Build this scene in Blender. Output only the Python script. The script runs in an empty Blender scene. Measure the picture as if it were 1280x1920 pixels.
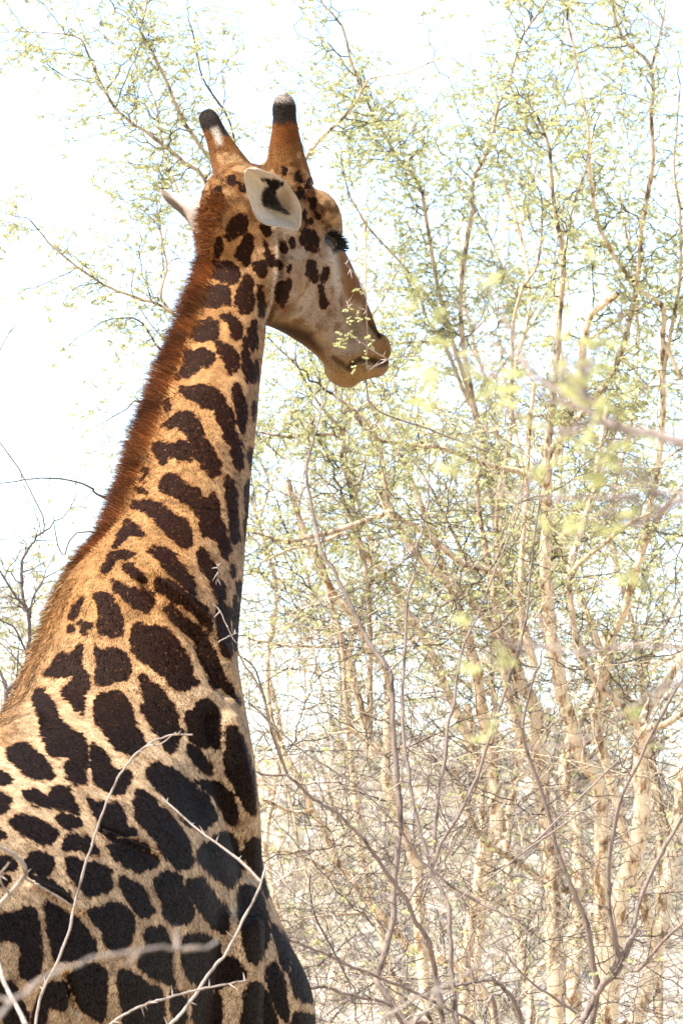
import bpy, bmesh, math, random
import numpy as np
from mathutils import Vector

random.seed(7)
rng = np.random.default_rng(7)
scene = bpy.context.scene

# ------------------------------------------------------------------ camera
FPX = 8400.0                      # focal length in units of 1/1920 of the frame height
PITCH = math.asin(0.1226)
CAM = np.array([0.0, 0.0, 2.0])
cR = np.array([1.0, 0, 0])
cF = np.array([0, math.cos(PITCH), math.sin(PITCH)])
cU = np.array([0, -math.sin(PITCH), math.cos(PITCH)])
cam_data = bpy.data.cameras.new("camera")
cam = bpy.data.objects.new("camera", cam_data)
scene.collection.objects.link(cam)
cam.location = CAM
cam.rotation_euler = (math.pi / 2 + PITCH, 0, 0)
cam_data.sensor_fit = 'VERTICAL'
cam_data.sensor_height = 36.0
cam_data.lens = FPX / 1920 * 36
cam_data.clip_start = 0.1
cam_data.clip_end = 5000
cam_data.dof.use_dof = True
cam_data.dof.focus_distance = 11.8
cam_data.dof.aperture_fstop = 15.0
scene.camera = cam

# ------------------------------------------------------------------ sky, sun, exposure
SUN_EL = math.radians(53)
SUN_AZ = math.radians(236)        # compass style, clockwise from +Y: behind and left of the camera
world = bpy.data.worlds.new("World")
scene.world = world
world.use_nodes = True
wn = world.node_tree
bg = wn.nodes["Background"]
sky = wn.nodes.new("ShaderNodeTexSky")
sky.sky_type = 'NISHITA'
sky.sun_disc = False
sky.sun_elevation = SUN_EL
sky.sun_rotation = SUN_AZ
sky.air_density = 1.1
sky.dust_density = 1.4
sky.ozone_density = 0.0
wn.links.new(sky.outputs[0], bg.inputs[0])
bg.inputs[1].default_value = 0.13
sun_data = bpy.data.lights.new("sun", 'SUN')
sun_data.energy = 4.8
sun_data.angle = math.radians(0.53)
sun_data.color = (1.0, 0.95, 0.87)
sun = bpy.data.objects.new("sun", sun_data)
scene.collection.objects.link(sun)
sdir = Vector((math.sin(SUN_AZ) * math.cos(SUN_EL), math.cos(SUN_AZ) * math.cos(SUN_EL), math.sin(SUN_EL)))
sun.rotation_euler = sdir.to_track_quat('Z', 'Y').to_euler()
sun.location = (-6, -6, 12)
scene.view_settings.view_transform = 'Standard'
scene.view_settings.look = 'None'
scene.view_settings.gamma = 1.0
scene.view_settings.exposure = 1.8
scene.view_settings.use_curve_mapping = False

# ------------------------------------------------------------------ helpers
col = scene.collection

def P(px, py, d):
    """point at photo position (px, py) and distance d along the view axis"""
    return CAM + cF * d + cR * ((px - 640) / FPX * d) + cU * ((960 - py) / FPX * d)

def to_px(V):
    q = V - CAM
    d = q @ cF
    return 640 + FPX * (q @ cR) / d, 960 - FPX * (q @ cU) / d, d

def norm(v):
    v = np.asarray(v, float)
    return v / (np.linalg.norm(v, axis=-1, keepdims=True) + 1e-12)

def tag(o, label=None, cat=None, group=None, kind=None):
    if label: o["label"] = label
    if cat: o["category"] = cat
    if group: o["group"] = group
    if kind: o["kind"] = kind
    return o

def empty(name, loc):
    o = bpy.data.objects.new(name, None)
    col.objects.link(o)
    o.location = tuple(float(x) for x in loc)
    o.empty_display_size = 0.2
    return o

def mesh_obj(name, V, F, mat, parent=None, smooth=True, attrs=None):
    """V (n,3), F (m,k) arrays -> one mesh object; world coordinates are kept when parented"""
    V = np.asarray(V, np.float64)
    F = np.asarray(F, np.int32)
    if parent is not None:
        V = V - np.array(parent_loc(parent))
    me = bpy.data.meshes.new(name)
    k = F.shape[1]
    me.vertices.add(len(V)); me.loops.add(F.size); me.polygons.add(len(F))
    me.vertices.foreach_set("co", V.astype(np.float32).ravel())
    me.loops.foreach_set("vertex_index", F.ravel())
    me.polygons.foreach_set("loop_start", np.arange(0, F.size, k, dtype=np.int32))
    me.polygons.foreach_set("use_smooth", np.full(len(F), bool(smooth)))
    me.update(calc_edges=True)
    if attrs:
        for an, (typ, arr) in attrs.items():
            a = me.attributes.new(an, typ, 'POINT')
            a.data.foreach_set("color" if typ == 'FLOAT_COLOR' else "value", np.asarray(arr, np.float32).ravel())
    if mat: me.materials.append(mat)
    o = bpy.data.objects.new(name, me)
    col.objects.link(o)
    if parent is not None: o.parent = parent
    return o

def parent_loc(o):
    l = np.array(o.location)
    while o.parent is not None:
        o = o.parent
        l = l + np.array(o.location)
    return l

def catmull(pts, n):
    pts = np.asarray(pts, float)
    if len(pts) < 3:
        t = np.linspace(0, 1, n)[:, None]
        return pts[0] * (1 - t) + pts[-1] * t
    p = np.vstack([2 * pts[0] - pts[1], pts, 2 * pts[-1] - pts[-2]])
    seg = len(pts) - 1
    u = np.linspace(0, seg - 1e-6, n)
    i = u.astype(int); t = (u - i)[:, None]
    p0, p1, p2, p3 = p[i], p[i + 1], p[i + 2], p[i + 3]
    return 0.5 * (2 * p1 + (p2 - p0) * t + (2 * p0 - 5 * p1 + 4 * p2 - p3) * t ** 2 + (3 * p1 - p0 - 3 * p2 + p3) * t ** 3)

def tubes(paths, sides=4, seed=0, rough=0.0):
    """paths: list of (pts (n,3), radii (n,)); batches equal lengths; returns V, F (quads)"""
    r_ = np.random.default_rng(seed)
    by = {}
    for pts, rad in paths:
        by.setdefault(len(pts), []).append((pts, rad))
    Vs, Fs, off = [], [], 0
    for n, lst in by.items():
        Pn = np.array([a for a, _ in lst]); Rn = np.array([b for _, b in lst])
        m = len(lst)
        T = np.gradient(Pn, axis=1); T = norm(T)
        ref = norm(r_.normal(size=(m, 1, 3)) * 0.3 + np.array([0.37, 0.21, 0.06]))
        mean = norm(T.mean(axis=1, keepdims=True))
        ref = norm(ref - (ref * mean).sum(-1, keepdims=True) * mean)
        N1 = norm(np.cross(T, np.broadcast_to(ref, T.shape)))
        N2 = np.cross(T, N1)
        ang = np.linspace(0, 2 * np.pi, sides, endpoint=False)
        rr = Rn[:, :, None]
        if rough > 0:
            rr = rr * (1 + rough * r_.normal(size=(m, n, sides)))
        else:
            rr = np.broadcast_to(rr, (m, n, sides))
        ring = Pn[:, :, None, :] + rr[..., None] * (np.cos(ang)[None, None, :, None] * N1[:, :, None, :] + np.sin(ang)[None, None, :, None] * N2[:, :, None, :])
        Vs.append(ring.reshape(-1, 3))
        base = off + np.arange(m)[:, None, None] * (n * sides) + np.arange(n - 1)[None, :, None] * sides
        k = np.arange(sides)[None, None, :]; k2 = (k + 1) % sides
        q = np.stack([base + k, base + k2, base + sides + k2, base + sides + k], -1).reshape(-1, 4)
        Fs.append(q)
        off += m * n * sides
    return np.concatenate(Vs), np.concatenate(Fs)

# ------------------------------------------------------------------ materials
def new_mat(name):
    m = bpy.data.materials.new(name)
    m.use_nodes = True
    nt = m.node_tree
    b = nt.nodes["Principled BSDF"]
    return m, nt, b

def nd(nt, t, **kw):
    n = nt.nodes.new(t)
    for k, v in kw.items():
        setattr(n, k, v)
    return n

def ramp(nt, stops):
    r = nd(nt, "ShaderNodeValToRGB")
    e = r.color_ramp.elements
    e[0].position, e[0].color = stops[0][0], (*stops[0][1], 1)
    e[1].position, e[1].color = stops[-1][0], (*stops[-1][1], 1)
    for p, c in stops[1:-1]:
        x = e.new(p); x.color = (*c, 1)
    return r

def noise(nt, co, scale, detail=4, rough=0.6, stretch=None):
    n = nd(nt, "ShaderNodeTexNoise")
    n.inputs["Scale"].default_value = scale
    n.inputs["Detail"].default_value = detail
    n.inputs["Roughness"].default_value = rough
    if stretch:
        mp = nd(nt, "ShaderNodeMapping")
        mp.inputs["Scale"].default_value = stretch
        nt.links.new(co, mp.inputs[0]); co = mp.outputs[0]
    nt.links.new(co, n.inputs["Vector"])
    return n

def bark_mat(name, pale, mid, dark, scale, patch, bump=0.4):
    m, nt, b = new_mat(name)
    tc = nd(nt, "ShaderNodeTexCoord")
    n1 = noise(nt, tc.outputs["Object"], scale, 5, 0.62, (1, 1, 0.35))
    r = ramp(nt, [(patch - 0.16, dark), (patch - 0.05, mid), (patch + 0.03, pale), (0.9, tuple(min(1, c * 1.12) for c in pale))])
    nt.links.new(n1.outputs["Fac"], r.inputs[0])
    n2 = noise(nt, tc.outputs["Object"], scale * 7, 3, 0.6, (1, 1, 0.5))
    mx = nd(nt, "ShaderNodeMix", data_type='RGBA', blend_type='MULTIPLY')
    mx.inputs[0].default_value = 0.55
    r2 = ramp(nt, [(0.32, (0.55, 0.5, 0.45)), (0.6, (1, 1, 1))])
    nt.links.new(n2.outputs["Fac"], r2.inputs[0])
    nt.links.new(r.outputs[0], mx.inputs[6]); nt.links.new(r2.outputs[0], mx.inputs[7])
    nt.links.new(mx.outputs[2], b.inputs["Base Color"])
    b.inputs["Roughness"].default_value = 0.85
    bp = nd(nt, "ShaderNodeBump"); bp.inputs["Strength"].default_value = bump; bp.inputs["Distance"].default_value = 0.006
    nt.links.new(n1.outputs["Fac"], bp.inputs["Height"]); nt.links.new(bp.outputs[0], b.inputs["Normal"])
    return m

def leaf_mat(name, c1, c2, c3):
    m, nt, b = new_mat(name)
    tc = nd(nt, "ShaderNodeTexCoord")
    n1 = noise(nt, tc.outputs["Object"], 6.0, 3, 0.6)
    g = nd(nt, "ShaderNodeNewGeometry")
    ad = nd(nt, "ShaderNodeMath", operation='MULTIPLY_ADD'); ad.inputs[1].default_value = 0.5
    nt.links.new(g.outputs["Random Per Island"], ad.inputs[0]); nt.links.new(n1.outputs["Fac"], ad.inputs[2])
    r = ramp(nt, [(0.4, c1), (0.75, c2), (1.0, c3)])
    nt.links.new(ad.outputs[0], r.inputs[0])
    nt.links.new(r.outputs[0], b.inputs["Base Color"])
    b.inputs["Roughness"].default_value = 0.55
    tr = nd(nt, "ShaderNodeBsdfTranslucent")
    nt.links.new(r.outputs[0], tr.inputs[0])
    ms = nd(nt, "ShaderNodeMixShader"); ms.inputs[0].default_value = 0.45
    nt.links.new(b.outputs[0], ms.inputs[1]); nt.links.new(tr.outputs[0], ms.inputs[2])
    nt.links.new(ms.outputs[0], nt.nodes["Material Output"].inputs[0])
    return m

M = {}
M["pale_bark"] = bark_mat("pale_bark", (0.60, 0.495, 0.345), (0.28, 0.17, 0.08), (0.06, 0.03, 0.013), 30, 0.46, 0.9)
M["branch_bark"] = bark_mat("branch_bark", (0.42, 0.335, 0.225), (0.15, 0.10, 0.055), (0.03, 0.019, 0.012), 45, 0.46, 0.7)
M["twig_bark"] = bark_mat("twig_bark", (0.055, 0.037, 0.027), (0.028, 0.018, 0.013), (0.010, 0.007, 0.006), 30, 0.48, 0.2)
M["grey_bark"] = bark_mat("grey_bark", (0.175, 0.135, 0.115), (0.10, 0.073, 0.062), (0.035, 0.025, 0.022), 35, 0.45, 0.5)
M["dark_bark"] = bark_mat("dark_bark", (0.10, 0.08, 0.075), (0.05, 0.04, 0.04), (0.02, 0.017, 0.017), 35, 0.45, 0.5)
M["thorn_bark"] = bark_mat("thorn_bark", (0.235, 0.195, 0.165), (0.15, 0.12, 0.095), (0.06, 0.045, 0.038), 45, 0.45, 0.6)
M["leaf"] = leaf_mat("young_leaf", (0.345, 0.345, 0.13), (0.43, 0.43, 0.19), (0.52, 0.515, 0.28))
M["near_leaf"] = leaf_mat("near_leaf", (0.36, 0.375, 0.13), (0.43, 0.435, 0.18), (0.49, 0.49, 0.24))
M["dull_leaf"] = leaf_mat("dull_leaf", (0.30, 0.36, 0.16), (0.38, 0.44, 0.2), (0.46, 0.5, 0.26))

def plain_ground(name, c1, c2, scale):
    m, nt, b = new_mat(name)
    tc = nd(nt, "ShaderNodeTexCoord")
    n1 = noise(nt, tc.outputs["Object"], scale, 6, 0.7)
    r = ramp(nt, [(0.35, c1), (0.65, c2)])
    nt.links.new(n1.outputs["Fac"], r.inputs[0]); nt.links.new(r.outputs[0], b.inputs["Base Color"])
    b.inputs["Roughness"].default_value = 0.95
    return m

M["ground"] = plain_ground("dry_ground", (0.30, 0.22, 0.14), (0.42, 0.33, 0.22), 0.8)
M["hill"] = plain_ground("dry_hillside", (0.22, 0.195, 0.165), (0.31, 0.275, 0.225), 0.35)
M["brush"] = bark_mat("dry_brush", (0.38, 0.315, 0.235), (0.26, 0.205, 0.145), (0.12, 0.09, 0.065), 2, 0.5, 0.0)
M["far_leaf"] = leaf_mat("far_leaf", (0.28, 0.30, 0.14), (0.33, 0.34, 0.17), (0.38, 0.37, 0.2))

# ------------------------------------------------------------------ ground and hills
def grid_sheet(name, x0, x1, y0, y1, nx, ny, zf, mat):
    X, Y = np.meshgrid(np.linspace(x0, x1, nx), np.linspace(y0, y1, ny))
    Z = zf(X, Y)
    V = np.stack([X, Y, Z], -1).reshape(-1, 3)
    i = np.arange(ny - 1)[:, None] * nx + np.arange(nx - 1)[None, :]
    F = np.stack([i, i + 1, i + nx + 1, i + nx], -1).reshape(-1, 4)
    o = mesh_obj(name, V, F, mat)
    o["kind"] = "structure"
    return o

grid_sheet("ground", -1500, 1500, -1500, 1500, 60, 60, lambda X, Y: np.zeros_like(X), M["ground"])
def hill_z(X, Y):
    ridge = 9.2 + 1.1 * np.sin(X * 0.045 + 0.6) + 0.7 * np.sin(X * 0.13 + 2) + 0.35 * np.sin(X * 0.5)
    s = np.clip((Y - 55) / 60, 0, 1); s = s * s * (3 - 2 * s)
    return ridge * s + 0.25 * np.sin(X * 0.9 + Y * 0.6) - 0.6
grid_sheet("hillside", -160, 160, 45, 260, 200, 60, hill_z, M["hill"])

# ------------------------------------------------------------------ plants
class Plant:
    def __init__(self, name, label, cat, base, group=None, bark="pale_bark", twig="twig_bark", leaf="leaf", leafiness=1.0):
        self.root = empty(name, base)
        tag(self.root, label, cat, group)
        self.bark, self.twig, self.leaf, self.leafiness = bark, twig, leaf, leafiness
        self.twigs, self.leaves, self.thorns = [], [], []
        self.n = 0

    def limb(self, pts3, r0, r1, name="branch", mat=None, sides=9, rough=0.07, wob=0.009, knob=True):
        L = np.linalg.norm(np.diff(pts3, axis=0), axis=1).sum()
        n = int(np.clip(L / 0.035, 10, 130))
        c = catmull(pts3, n)
        w = rng.normal(size=(n, 3)); k = np.ones(9) / 9
        for a in range(3): w[:, a] = np.convolve(w[:, a], k, 'same')
        t = np.linspace(0, 1, n)
        c = c + w * wob * np.minimum(1, np.minimum(t * 8, 1))[:, None] * (1.2 if max(r0, r1) < .012 else .8)
        r = r0 * (1 - t) + r1 * t
        if knob: r = r * (1 + 0.10 * np.sin(np.cumsum(rng.normal(1.0, 0.5, n))) * (rng.random(n)))
        V, F = tubes([(c, r)], sides, seed=rng.integers(1e9), rough=rough)
        mesh_obj(name, V, F, M[mat or self.bark], self.root)
        return c, r

    def grow(self, p, d, L, r, level, leafp, up=0.15, zig=0.45, step=0.035, sub=0.5):
        n = max(3, int(L / step) + 1)
        pts = np.empty((n, 3)); pts[0] = p
        d = norm(d); side = norm(np.cross(d, rng.normal(size=3)))
        for i in range(1, n):
            side = norm(side + 0.35 * rng.normal(size=3))
            s = 1 if i % 2 else -1
            dd = norm(d + zig * s * side * rng.uniform(0.4, 1.3))
            pts[i] = pts[i - 1] + dd * step * rng.uniform(0.75, 1.25)
            d = norm(d + np.array([0, 0, up * 0.1]) + 0.10 * rng.normal(size=3))
            if level > 0 and i > 0 and rng.random() < sub:
                nd_ = norm(dd * 0.6 + s * side * rng.uniform(0.5, 1.1) + 0.2 * rng.normal(size=3))
                self.grow(pts[i], nd_, L * rng.uniform(0.3, 0.6), r * 0.6, level - 1, leafp, up, zig, step, sub)
            if rng.random() < leafp:
                for _ in range(rng.integers(1, 3)):
                    self.leaves.append((pts[i], norm(s * side + 0.5 * rng.normal(size=3))))
        self.twigs.append((pts, r * np.linspace(1, 0.45, n)))

    def sprout(self, c, r, per_m, Lr, leafp=None, level=2, t0=0.1, up=0.15, zig=0.45, sub=0.5):
        L = np.linalg.norm(np.diff(c, axis=0), axis=1).sum()
        k = rng.poisson(1.35 * per_m * L)
        T = norm(np.gradient(c, axis=0))
        for _ in range(k):
            i = int((t0 + (1 - t0) * rng.random()) * (len(c) - 1))
            perp = norm(np.cross(T[i], rng.normal(size=3)))
            d = norm(perp + T[i] * rng.uniform(0.1, 0.9) + np.array([0, 0, 0.15]))
            lp = leafp
            if lp is None:
                lp = np.clip((c[i][2] - 3.2) / 1.0, 0.03, 1.0) * 0.8 * self.leafiness
            self.grow(c[i], d, rng.uniform(*Lr), min(r[i] * 0.6, rng.uniform(0.0016, 0.0034)), level, lp, up, zig, sub=sub)
        # the tip goes on as a twig
        if r[-1] < 0.006:
            lp = leafp if leafp is not None else np.clip((c[-1][2] - 3.2) / 1.0, 0.03, 1.0) * 0.8 * self.leafiness
            self.grow(c[-1], T[-1], rng.uniform(*Lr), r[-1], level, lp, up, zig, sub=sub)

    def finish(self, leaf_size=1.0, sides=3):
        if self.twigs:
            V, F = tubes(self.twigs, sides, seed=3)
            o = mesh_obj("twigs", V, F, M[self.twig], self.root); o["kind"] = "stuff"
        if self.leaves:
            V, F = leaf_cloud(self.leaves, leaf_size)
            o = mesh_obj("foliage", V, F, M[self.leaf], self.root, smooth=False); o["kind"] = "stuff"

def leaf_cloud(leaves, size):
    """each leaf: a short rachis with hanging half-folded leaflets"""
    n = len(leaves)
    pos = np.array([a for a, _ in leaves]); d = np.array([b for _, b in leaves])
    d[:, 2] = d[:, 2] * 0.5 - 0.25
    d = norm(d)
    down = np.tile(np.array([0, 0, -1.0]), (n, 1)) + 0.25 * rng.normal(size=(n, 3))
    side = norm(np.cross(d, down)); down = norm(np.cross(side, d))
    K = 6
    Vs = []
    ls = size * rng.uniform(0.7, 1.25, n)
    for k in range(K):
        for sgn in (-1, 1):
            t = 0.003 + 0.005 * k
            ll = (0.0150 - 0.0012 * abs(k - 2.2)) * rng.uniform(0.75, 1.15, n)
            spread = rng.uniform(0.15, 0.75, n)[:, None] * sgn
            ax = norm(down + side * spread + d * rng.uniform(-0.1, 0.45, n)[:, None])
            wv = norm(np.cross(ax, side) + 0.25 * rng.normal(size=(n, 3)))
            o = pos + d * (t * ls)[:, None]
            l = (ll * ls)[:, None]; w = (0.0029 * ls)[:, None]
            bow = side * (sgn * 0.0022 * ls[:, None])
            Vs.append(np.stack([o, o + ax * l * 0.5 + wv * w + bow, o + ax * l, o + ax * l * 0.5 - wv * w + bow], 1))
    keep = rng.random((len(Vs), n)) < 0.82
    V = np.concatenate([v[keep[i]] for i, v in enumerate(Vs)]).reshape(-1, 3)
    F = np.arange(len(V)).reshape(-1, 4)
    return V, F

def L3(coords, d0, d1=None):
    d1 = d0 if d1 is None else d1
    n = len(coords)
    return np.array([P(x, y, d0 + (d1 - d0) * i / max(1, n - 1)) for i, (x, y) in enumerate(coords)])

def rad(w, d):
    return 0.5 * w / FPX * d

def add(pl, coords, d0, d1, w0, w1, name="branch", mat=None, per_m=11, Lr=(0.10, 0.34), level=2, leafp=None, to_ground=False, wob=0.010, sub=0.5, t0=0.05):
    p = L3(coords, d0, d1)
    if to_ground:
        dv = norm(p[0] - p[min(1, len(p) - 1)]); dv[2] = min(dv[2], -.2); dv = norm(dv)
        m = p[0] + dv * .25
        g = m + dv * np.array([.25, .25, 0]); g[2] = 0.0
        p = np.vstack([g, m, p])
    c, r = pl.limb(p, rad(w0, d0), rad(w1, d1), name, mat, wob=wob)
    if per_m > 0:
        pl.sprout(c[c[:, 2] > 1.9], r[c[:, 2] > 1.9], per_m, Lr, leafp, level, t0=t0, sub=sub)
    return c, r

def ground_under(coords, d):
    p = P(coords[0], coords[1], d); p[2] = 0
    return p

# ---- tree standing behind the giraffe
t = Plant("thorn_tree", "leafy thorn tree hidden behind the giraffe, branches spreading past horns and mane", "tree", ground_under((350, 1920), 15.5), leafiness=0.8)
add(t, [(350, 1920), (340, 1500), (350, 1200), (370, 900), (410, 650), (425, 480)], 15.5, 15.4, 44, 18, "trunk", per_m=0, to_ground=True)
add(t, [(425, 480), (402, 323), (382, 285), (357, 247), (333, 203), (309, 151), (292, 113), (272, 69), (268, 52), (278, 7), (284, -60)], 15.4, 15.0, 9, 2.8, mat="branch_bark", per_m=17)
add(t, [(425, 480), (385, 340), (344, 309), (309, 282), (268, 247), (237, 223), (213, 196), (186, 144), (168, 103), (151, 72), (100, 62), (52, 58), (0, 62), (-40, 80)], 15.4, 14.8, 8.5, 1.4, mat="branch_bark", per_m=16)
add(t, [(418, 560), (333, 357), (320, 320), (309, 289), (290, 200), (262, 140), (225, 90), (160, 40), (95, 0)], 15.4, 15.6, 6, 1.4, mat="branch_bark", per_m=15)
add(t, [(410, 650), (309, 581), (258, 564), (213, 547), (179, 526), (137, 495), (100, 464), (74, 433), (52, 407), (21, 399), (-10, 388)], 15.4, 15.0, 7, 1.4, mat="branch_bark", per_m=14)
add(t, [(400, 640), (306, 564), (313, 495), (302, 423), (296, 375)], 15.4, 15.3, 7, 2, mat="branch_bark", per_m=11)
add(t, [(390, 720), (302, 656), (282, 625), (261, 598), (234, 596), (196, 601), (168, 622)], 15.4, 15.2, 5, 1.5, per_m=9, mat="twig_bark", Lr=(.06, .2))
add(t, [(370, 900), (270, 760), (235, 770), (200, 790)], 15.4, 15.2, 4, 1.5, per_m=9, mat="twig_bark", Lr=(.06, .2))
add(t, [(365, 1000), (197, 931), (170, 912), (131, 897), (77, 895), (23, 902), (-20, 910)], 15.4, 15.2, 5, 1.8, per_m=6, mat="twig_bark", Lr=(.05, .18), leafp=0.2)
add(t, [(365, 1050), (160, 1000), (122, 1045), (105, 1000), (100, 960)], 15.4, 15.3, 4, 1.5, per_m=5, mat="twig_bark", Lr=(.05, .15), leafp=0.15)
add(t, [(418, 520), (500, 420), (577, 287), (633, 230), (678, 172), (656, 112), (642, 51), (605, 5), (590, -40)], 15.4, 15.2, 9, 2.2, mat="branch_bark", per_m=12)
add(t, [(678, 172), (695, 146), (757, 135), (813, 112), (852, 104), (903, 98)], 15.2, 15.0, 4.5, 1.5, mat="branch_bark", per_m=9)
add(t, [(424, 470), (440, 250), (385, 150), (360, 60), (355, 10)], 15.6, 15.6, 5, 1.6, mat="twig_bark", per_m=8)
t.finish(0.85)

# ---- pale leaning tree beside the chest
t = Plant("leaning_tree", "pale leaning tree low beside the giraffe's chest, its crooked trunk slanting up to the left", "tree", ground_under((935, 1935), 17.5), leafiness=0.7)
add(t, [(935, 1935), (905, 1860), (857, 1812), (788, 1787), (749, 1758), (716, 1715), (677, 1672), (628, 1613), (611, 1564), (585, 1515), (565, 1466), (539, 1416), (510, 1340), (500, 1250)], 17.5, 17.2, 22, 8, "trunk", per_m=7, to_ground=True)
add(t, [(585, 1520), (546, 1521), (519, 1508), (490, 1495), (440, 1480)], 17.2, 17.0, 11, 6, per_m=6)
add(t, [(628, 1640), (560, 1605), (520, 1600), (480, 1612)], 17.3, 17.0, 7, 3, mat="branch_bark", per_m=8)
add(t, [(680, 1712), (600, 1718), (540, 1728)], 17.3, 17.2, 6, 2.5, mat="branch_bark", per_m=8)
add(t, [(560, 1600), (548, 1520), (525, 1450), (505, 1400)], 17.0, 17.0, 6, 3, mat="branch_bark", per_m=8)
t.finish(0.85)

# ---- two-stemmed pale tree below the muzzle
t = Plant("forked_tree", "slender pale tree forking into two stems under the giraffe's muzzle", "tree", ground_under((800, 1920), 16.8))
add(t, [(800, 1900), (782, 1700), (782, 1630), (765, 1584), (736, 1498), (723, 1449), (729, 1294), (716, 1245), (690, 1212), (657, 1149), (618, 1097), (588, 1031), (560, 960), (540, 900)], 16.8, 16.4, 24, 10, "trunk", per_m=7, to_ground=True)
add(t, [(700, 1420), (667, 1294), (657, 1245), (637, 1189), (618, 1103), (600, 1040)], 16.7, 16.5, 18, 11, per_m=7, mat="pale_bark")
add(t, [(693, 1420), (693, 1326), (693, 1261), (693, 1189), (690, 1130), (683, 1044), (665, 990), (640, 930)], 16.7, 16.6, 13, 6, per_m=9, mat="branch_bark")
add(t, [(735, 958), (702, 968), (637, 991), (571, 1007), (532, 1014), (479, 998), (440, 985)], 16.2, 16.0, 13, 6, mat="branch_bark", per_m=12)
add(t, [(640, 1000), (590, 1022), (545, 1030), (512, 1044), (490, 1055)], 16.2, 16.0, 7, 3, mat="branch_bark", per_m=10)
add(t, [(945, 1073), (899, 1066), (860, 1053), (807, 1007), (768, 981), (735, 958), (722, 902), (716, 857), (690, 790), (650, 760)], 16.4, 16.2, 15, 7, mat="branch_bark", per_m=11)
add(t, [(621, 1212), (572, 1213), (529, 1210), (470, 1199)], 16.6, 16.4, 7, 4, mat="branch_bark", per_m=10)
add(t, [(729, 1418), (683, 1386), (654, 1359), (647, 1310), (641, 1228), (630, 1160), (590, 1110)], 16.4, 16.3, 13, 4, mat="branch_bark", per_m=8)
add(t, [(650, 1360), (690, 1330), (693, 1290), (686, 1240)], 16.4, 16.3, 6, 3, mat="branch_bark", per_m=8)
add(t, [(643, 811), (584, 816), (532, 817), (470, 807)], 16.6, 16.4, 8, 4, mat="branch_bark", per_m=15)
add(t, [(680, 1050), (660, 930), (640, 860), (643, 811), (600, 760), (560, 690), (520, 650)], 16.6, 16.4, 9, 3, mat="branch_bark", per_m=15)
add(t, [(660, 950), (700, 820), (720, 740), (740, 690)], 16.6, 16.7, 6, 3, mat="branch_bark", per_m=14)
t.finish(0.85)

# ---- thick slanting tree, middle
t = Plant("slanting_tree", "pale thorn tree with a thick trunk slanting from lower middle up towards the muzzle", "tree", ground_under((1050, 1920), 17.6))
add(t, [(1045, 1920), (1035, 1700), (1020, 1520), (1011, 1418), (1001, 1327), (972, 1274), (955, 1215), (942, 1192), (906, 1153), (867, 1110), (821, 1074), (782, 1038), (745, 985), (710, 920)], 17.6, 17.2, 38, 12, "trunk", per_m=6, to_ground=True)
add(t, [(935, 1560), (919, 1418), (909, 1343), (896, 1277), (884, 1228), (864, 1156), (834, 1077), (810, 1000), (770, 900), (740, 840), (700, 770)], 17.5, 17.2, 28, 7, per_m=8, mat="pale_bark")
add(t, [(890, 1420), (850, 1320), (821, 1251), (795, 1195), (765, 1149), (733, 1094), (693, 1051), (650, 1000)], 17.6, 17.4, 18, 10, per_m=7, mat="pale_bark")
add(t, [(985, 1420), (968, 1359), (949, 1294), (939, 1212), (926, 1130), (922, 1084), (905, 1000), (895, 930), (900, 860)], 17.3, 17.2, 18, 8, per_m=9, mat="branch_bark")
add(t, [(965, 1200), (965, 1172), (955, 1126), (939, 1077), (930, 1000), (940, 900), (960, 800), (958, 640), (976, 551), (1004, 506), (1013, 450), (1015, 405)], 17.3, 17.0, 12, 4, per_m=14, mat="branch_bark")
add(t, [(930, 1000), (905, 830), (880, 700), (860, 560), (880, 400), (886, 332), (909, 281), (931, 208), (954, 157), (976, 73), (1004, 34), (1027, 0), (1040, -30)], 17.4, 17.0, 10, 3, per_m=15, mat="branch_bark")
add(t, [(905, 830), (850, 640), (815, 500), (796, 394), (785, 337), (746, 298), (706, 225), (678, 169)], 17.4, 17.0, 9, 4, per_m=17, mat="branch_bark")
add(t, [(880, 760), (830, 640), (800, 600), (770, 520), (700, 440), (660, 380), (640, 310)], 17.4, 17.2, 7, 2.5, per_m=17, mat="branch_bark")
add(t, [(850, 640), (760, 640), (700, 650), (660, 740)], 17.4, 17.2, 6, 2.5, per_m=15, mat="branch_bark")
add(t, [(1020, 900), (960, 885), (900, 870), (820, 840), (760, 835), (700, 815), (650, 760), (620, 735)], 16.5, 16.2, 12, 6, mat="branch_bark", per_m=12)
add(t, [(954, 157), (1000, 260), (1050, 190), (1090, 100)], 17.2, 17.0, 3, 1.5, mat="twig_bark", per_m=12)
t.finish(0.85)

# ---- upright tree with rough trunk, right of middle
t = Plant("upright_tree", "upright rough-barked tree whose grey-brown trunk rises straight behind the blurred branch", "tree", ground_under((1129, 1920), 16.8))
add(t, [(1125, 1920), (1129, 1607), (1122, 1480), (1090, 1418), (1077, 1376), (1060, 1326), (1047, 1277), (1037, 1215), (1029, 1146), (1021, 1064), (1024, 982), (1024, 900), (1026, 837)], 16.8, 16.4, 32, 20, "trunk", mat="pale_bark", per_m=6, to_ground=True)
add(t, [(1026, 837), (1040, 700), (1049, 562), (1055, 484), (1038, 382), (1027, 281), (1004, 219), (985, 185)], 16.4, 16.0, 14, 3, per_m=15, mat="branch_bark")
add(t, [(1026, 850), (1070, 800), (1150, 700), (1190, 562), (1198, 484), (1207, 394), (1224, 315), (1224, 225), (1221, 124), (1173, 79), (1156, 51), (1145, 0), (1140, -40)], 16.4, 15.8, 12, 4, per_m=14, mat="branch_bark")
add(t, [(1000, 1250), (980, 1156), (978, 1097), (978, 1031), (985, 930), (990, 800), (1000, 720)], 16.7, 16.6, 17, 7, per_m=10, mat="pale_bark")
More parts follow.
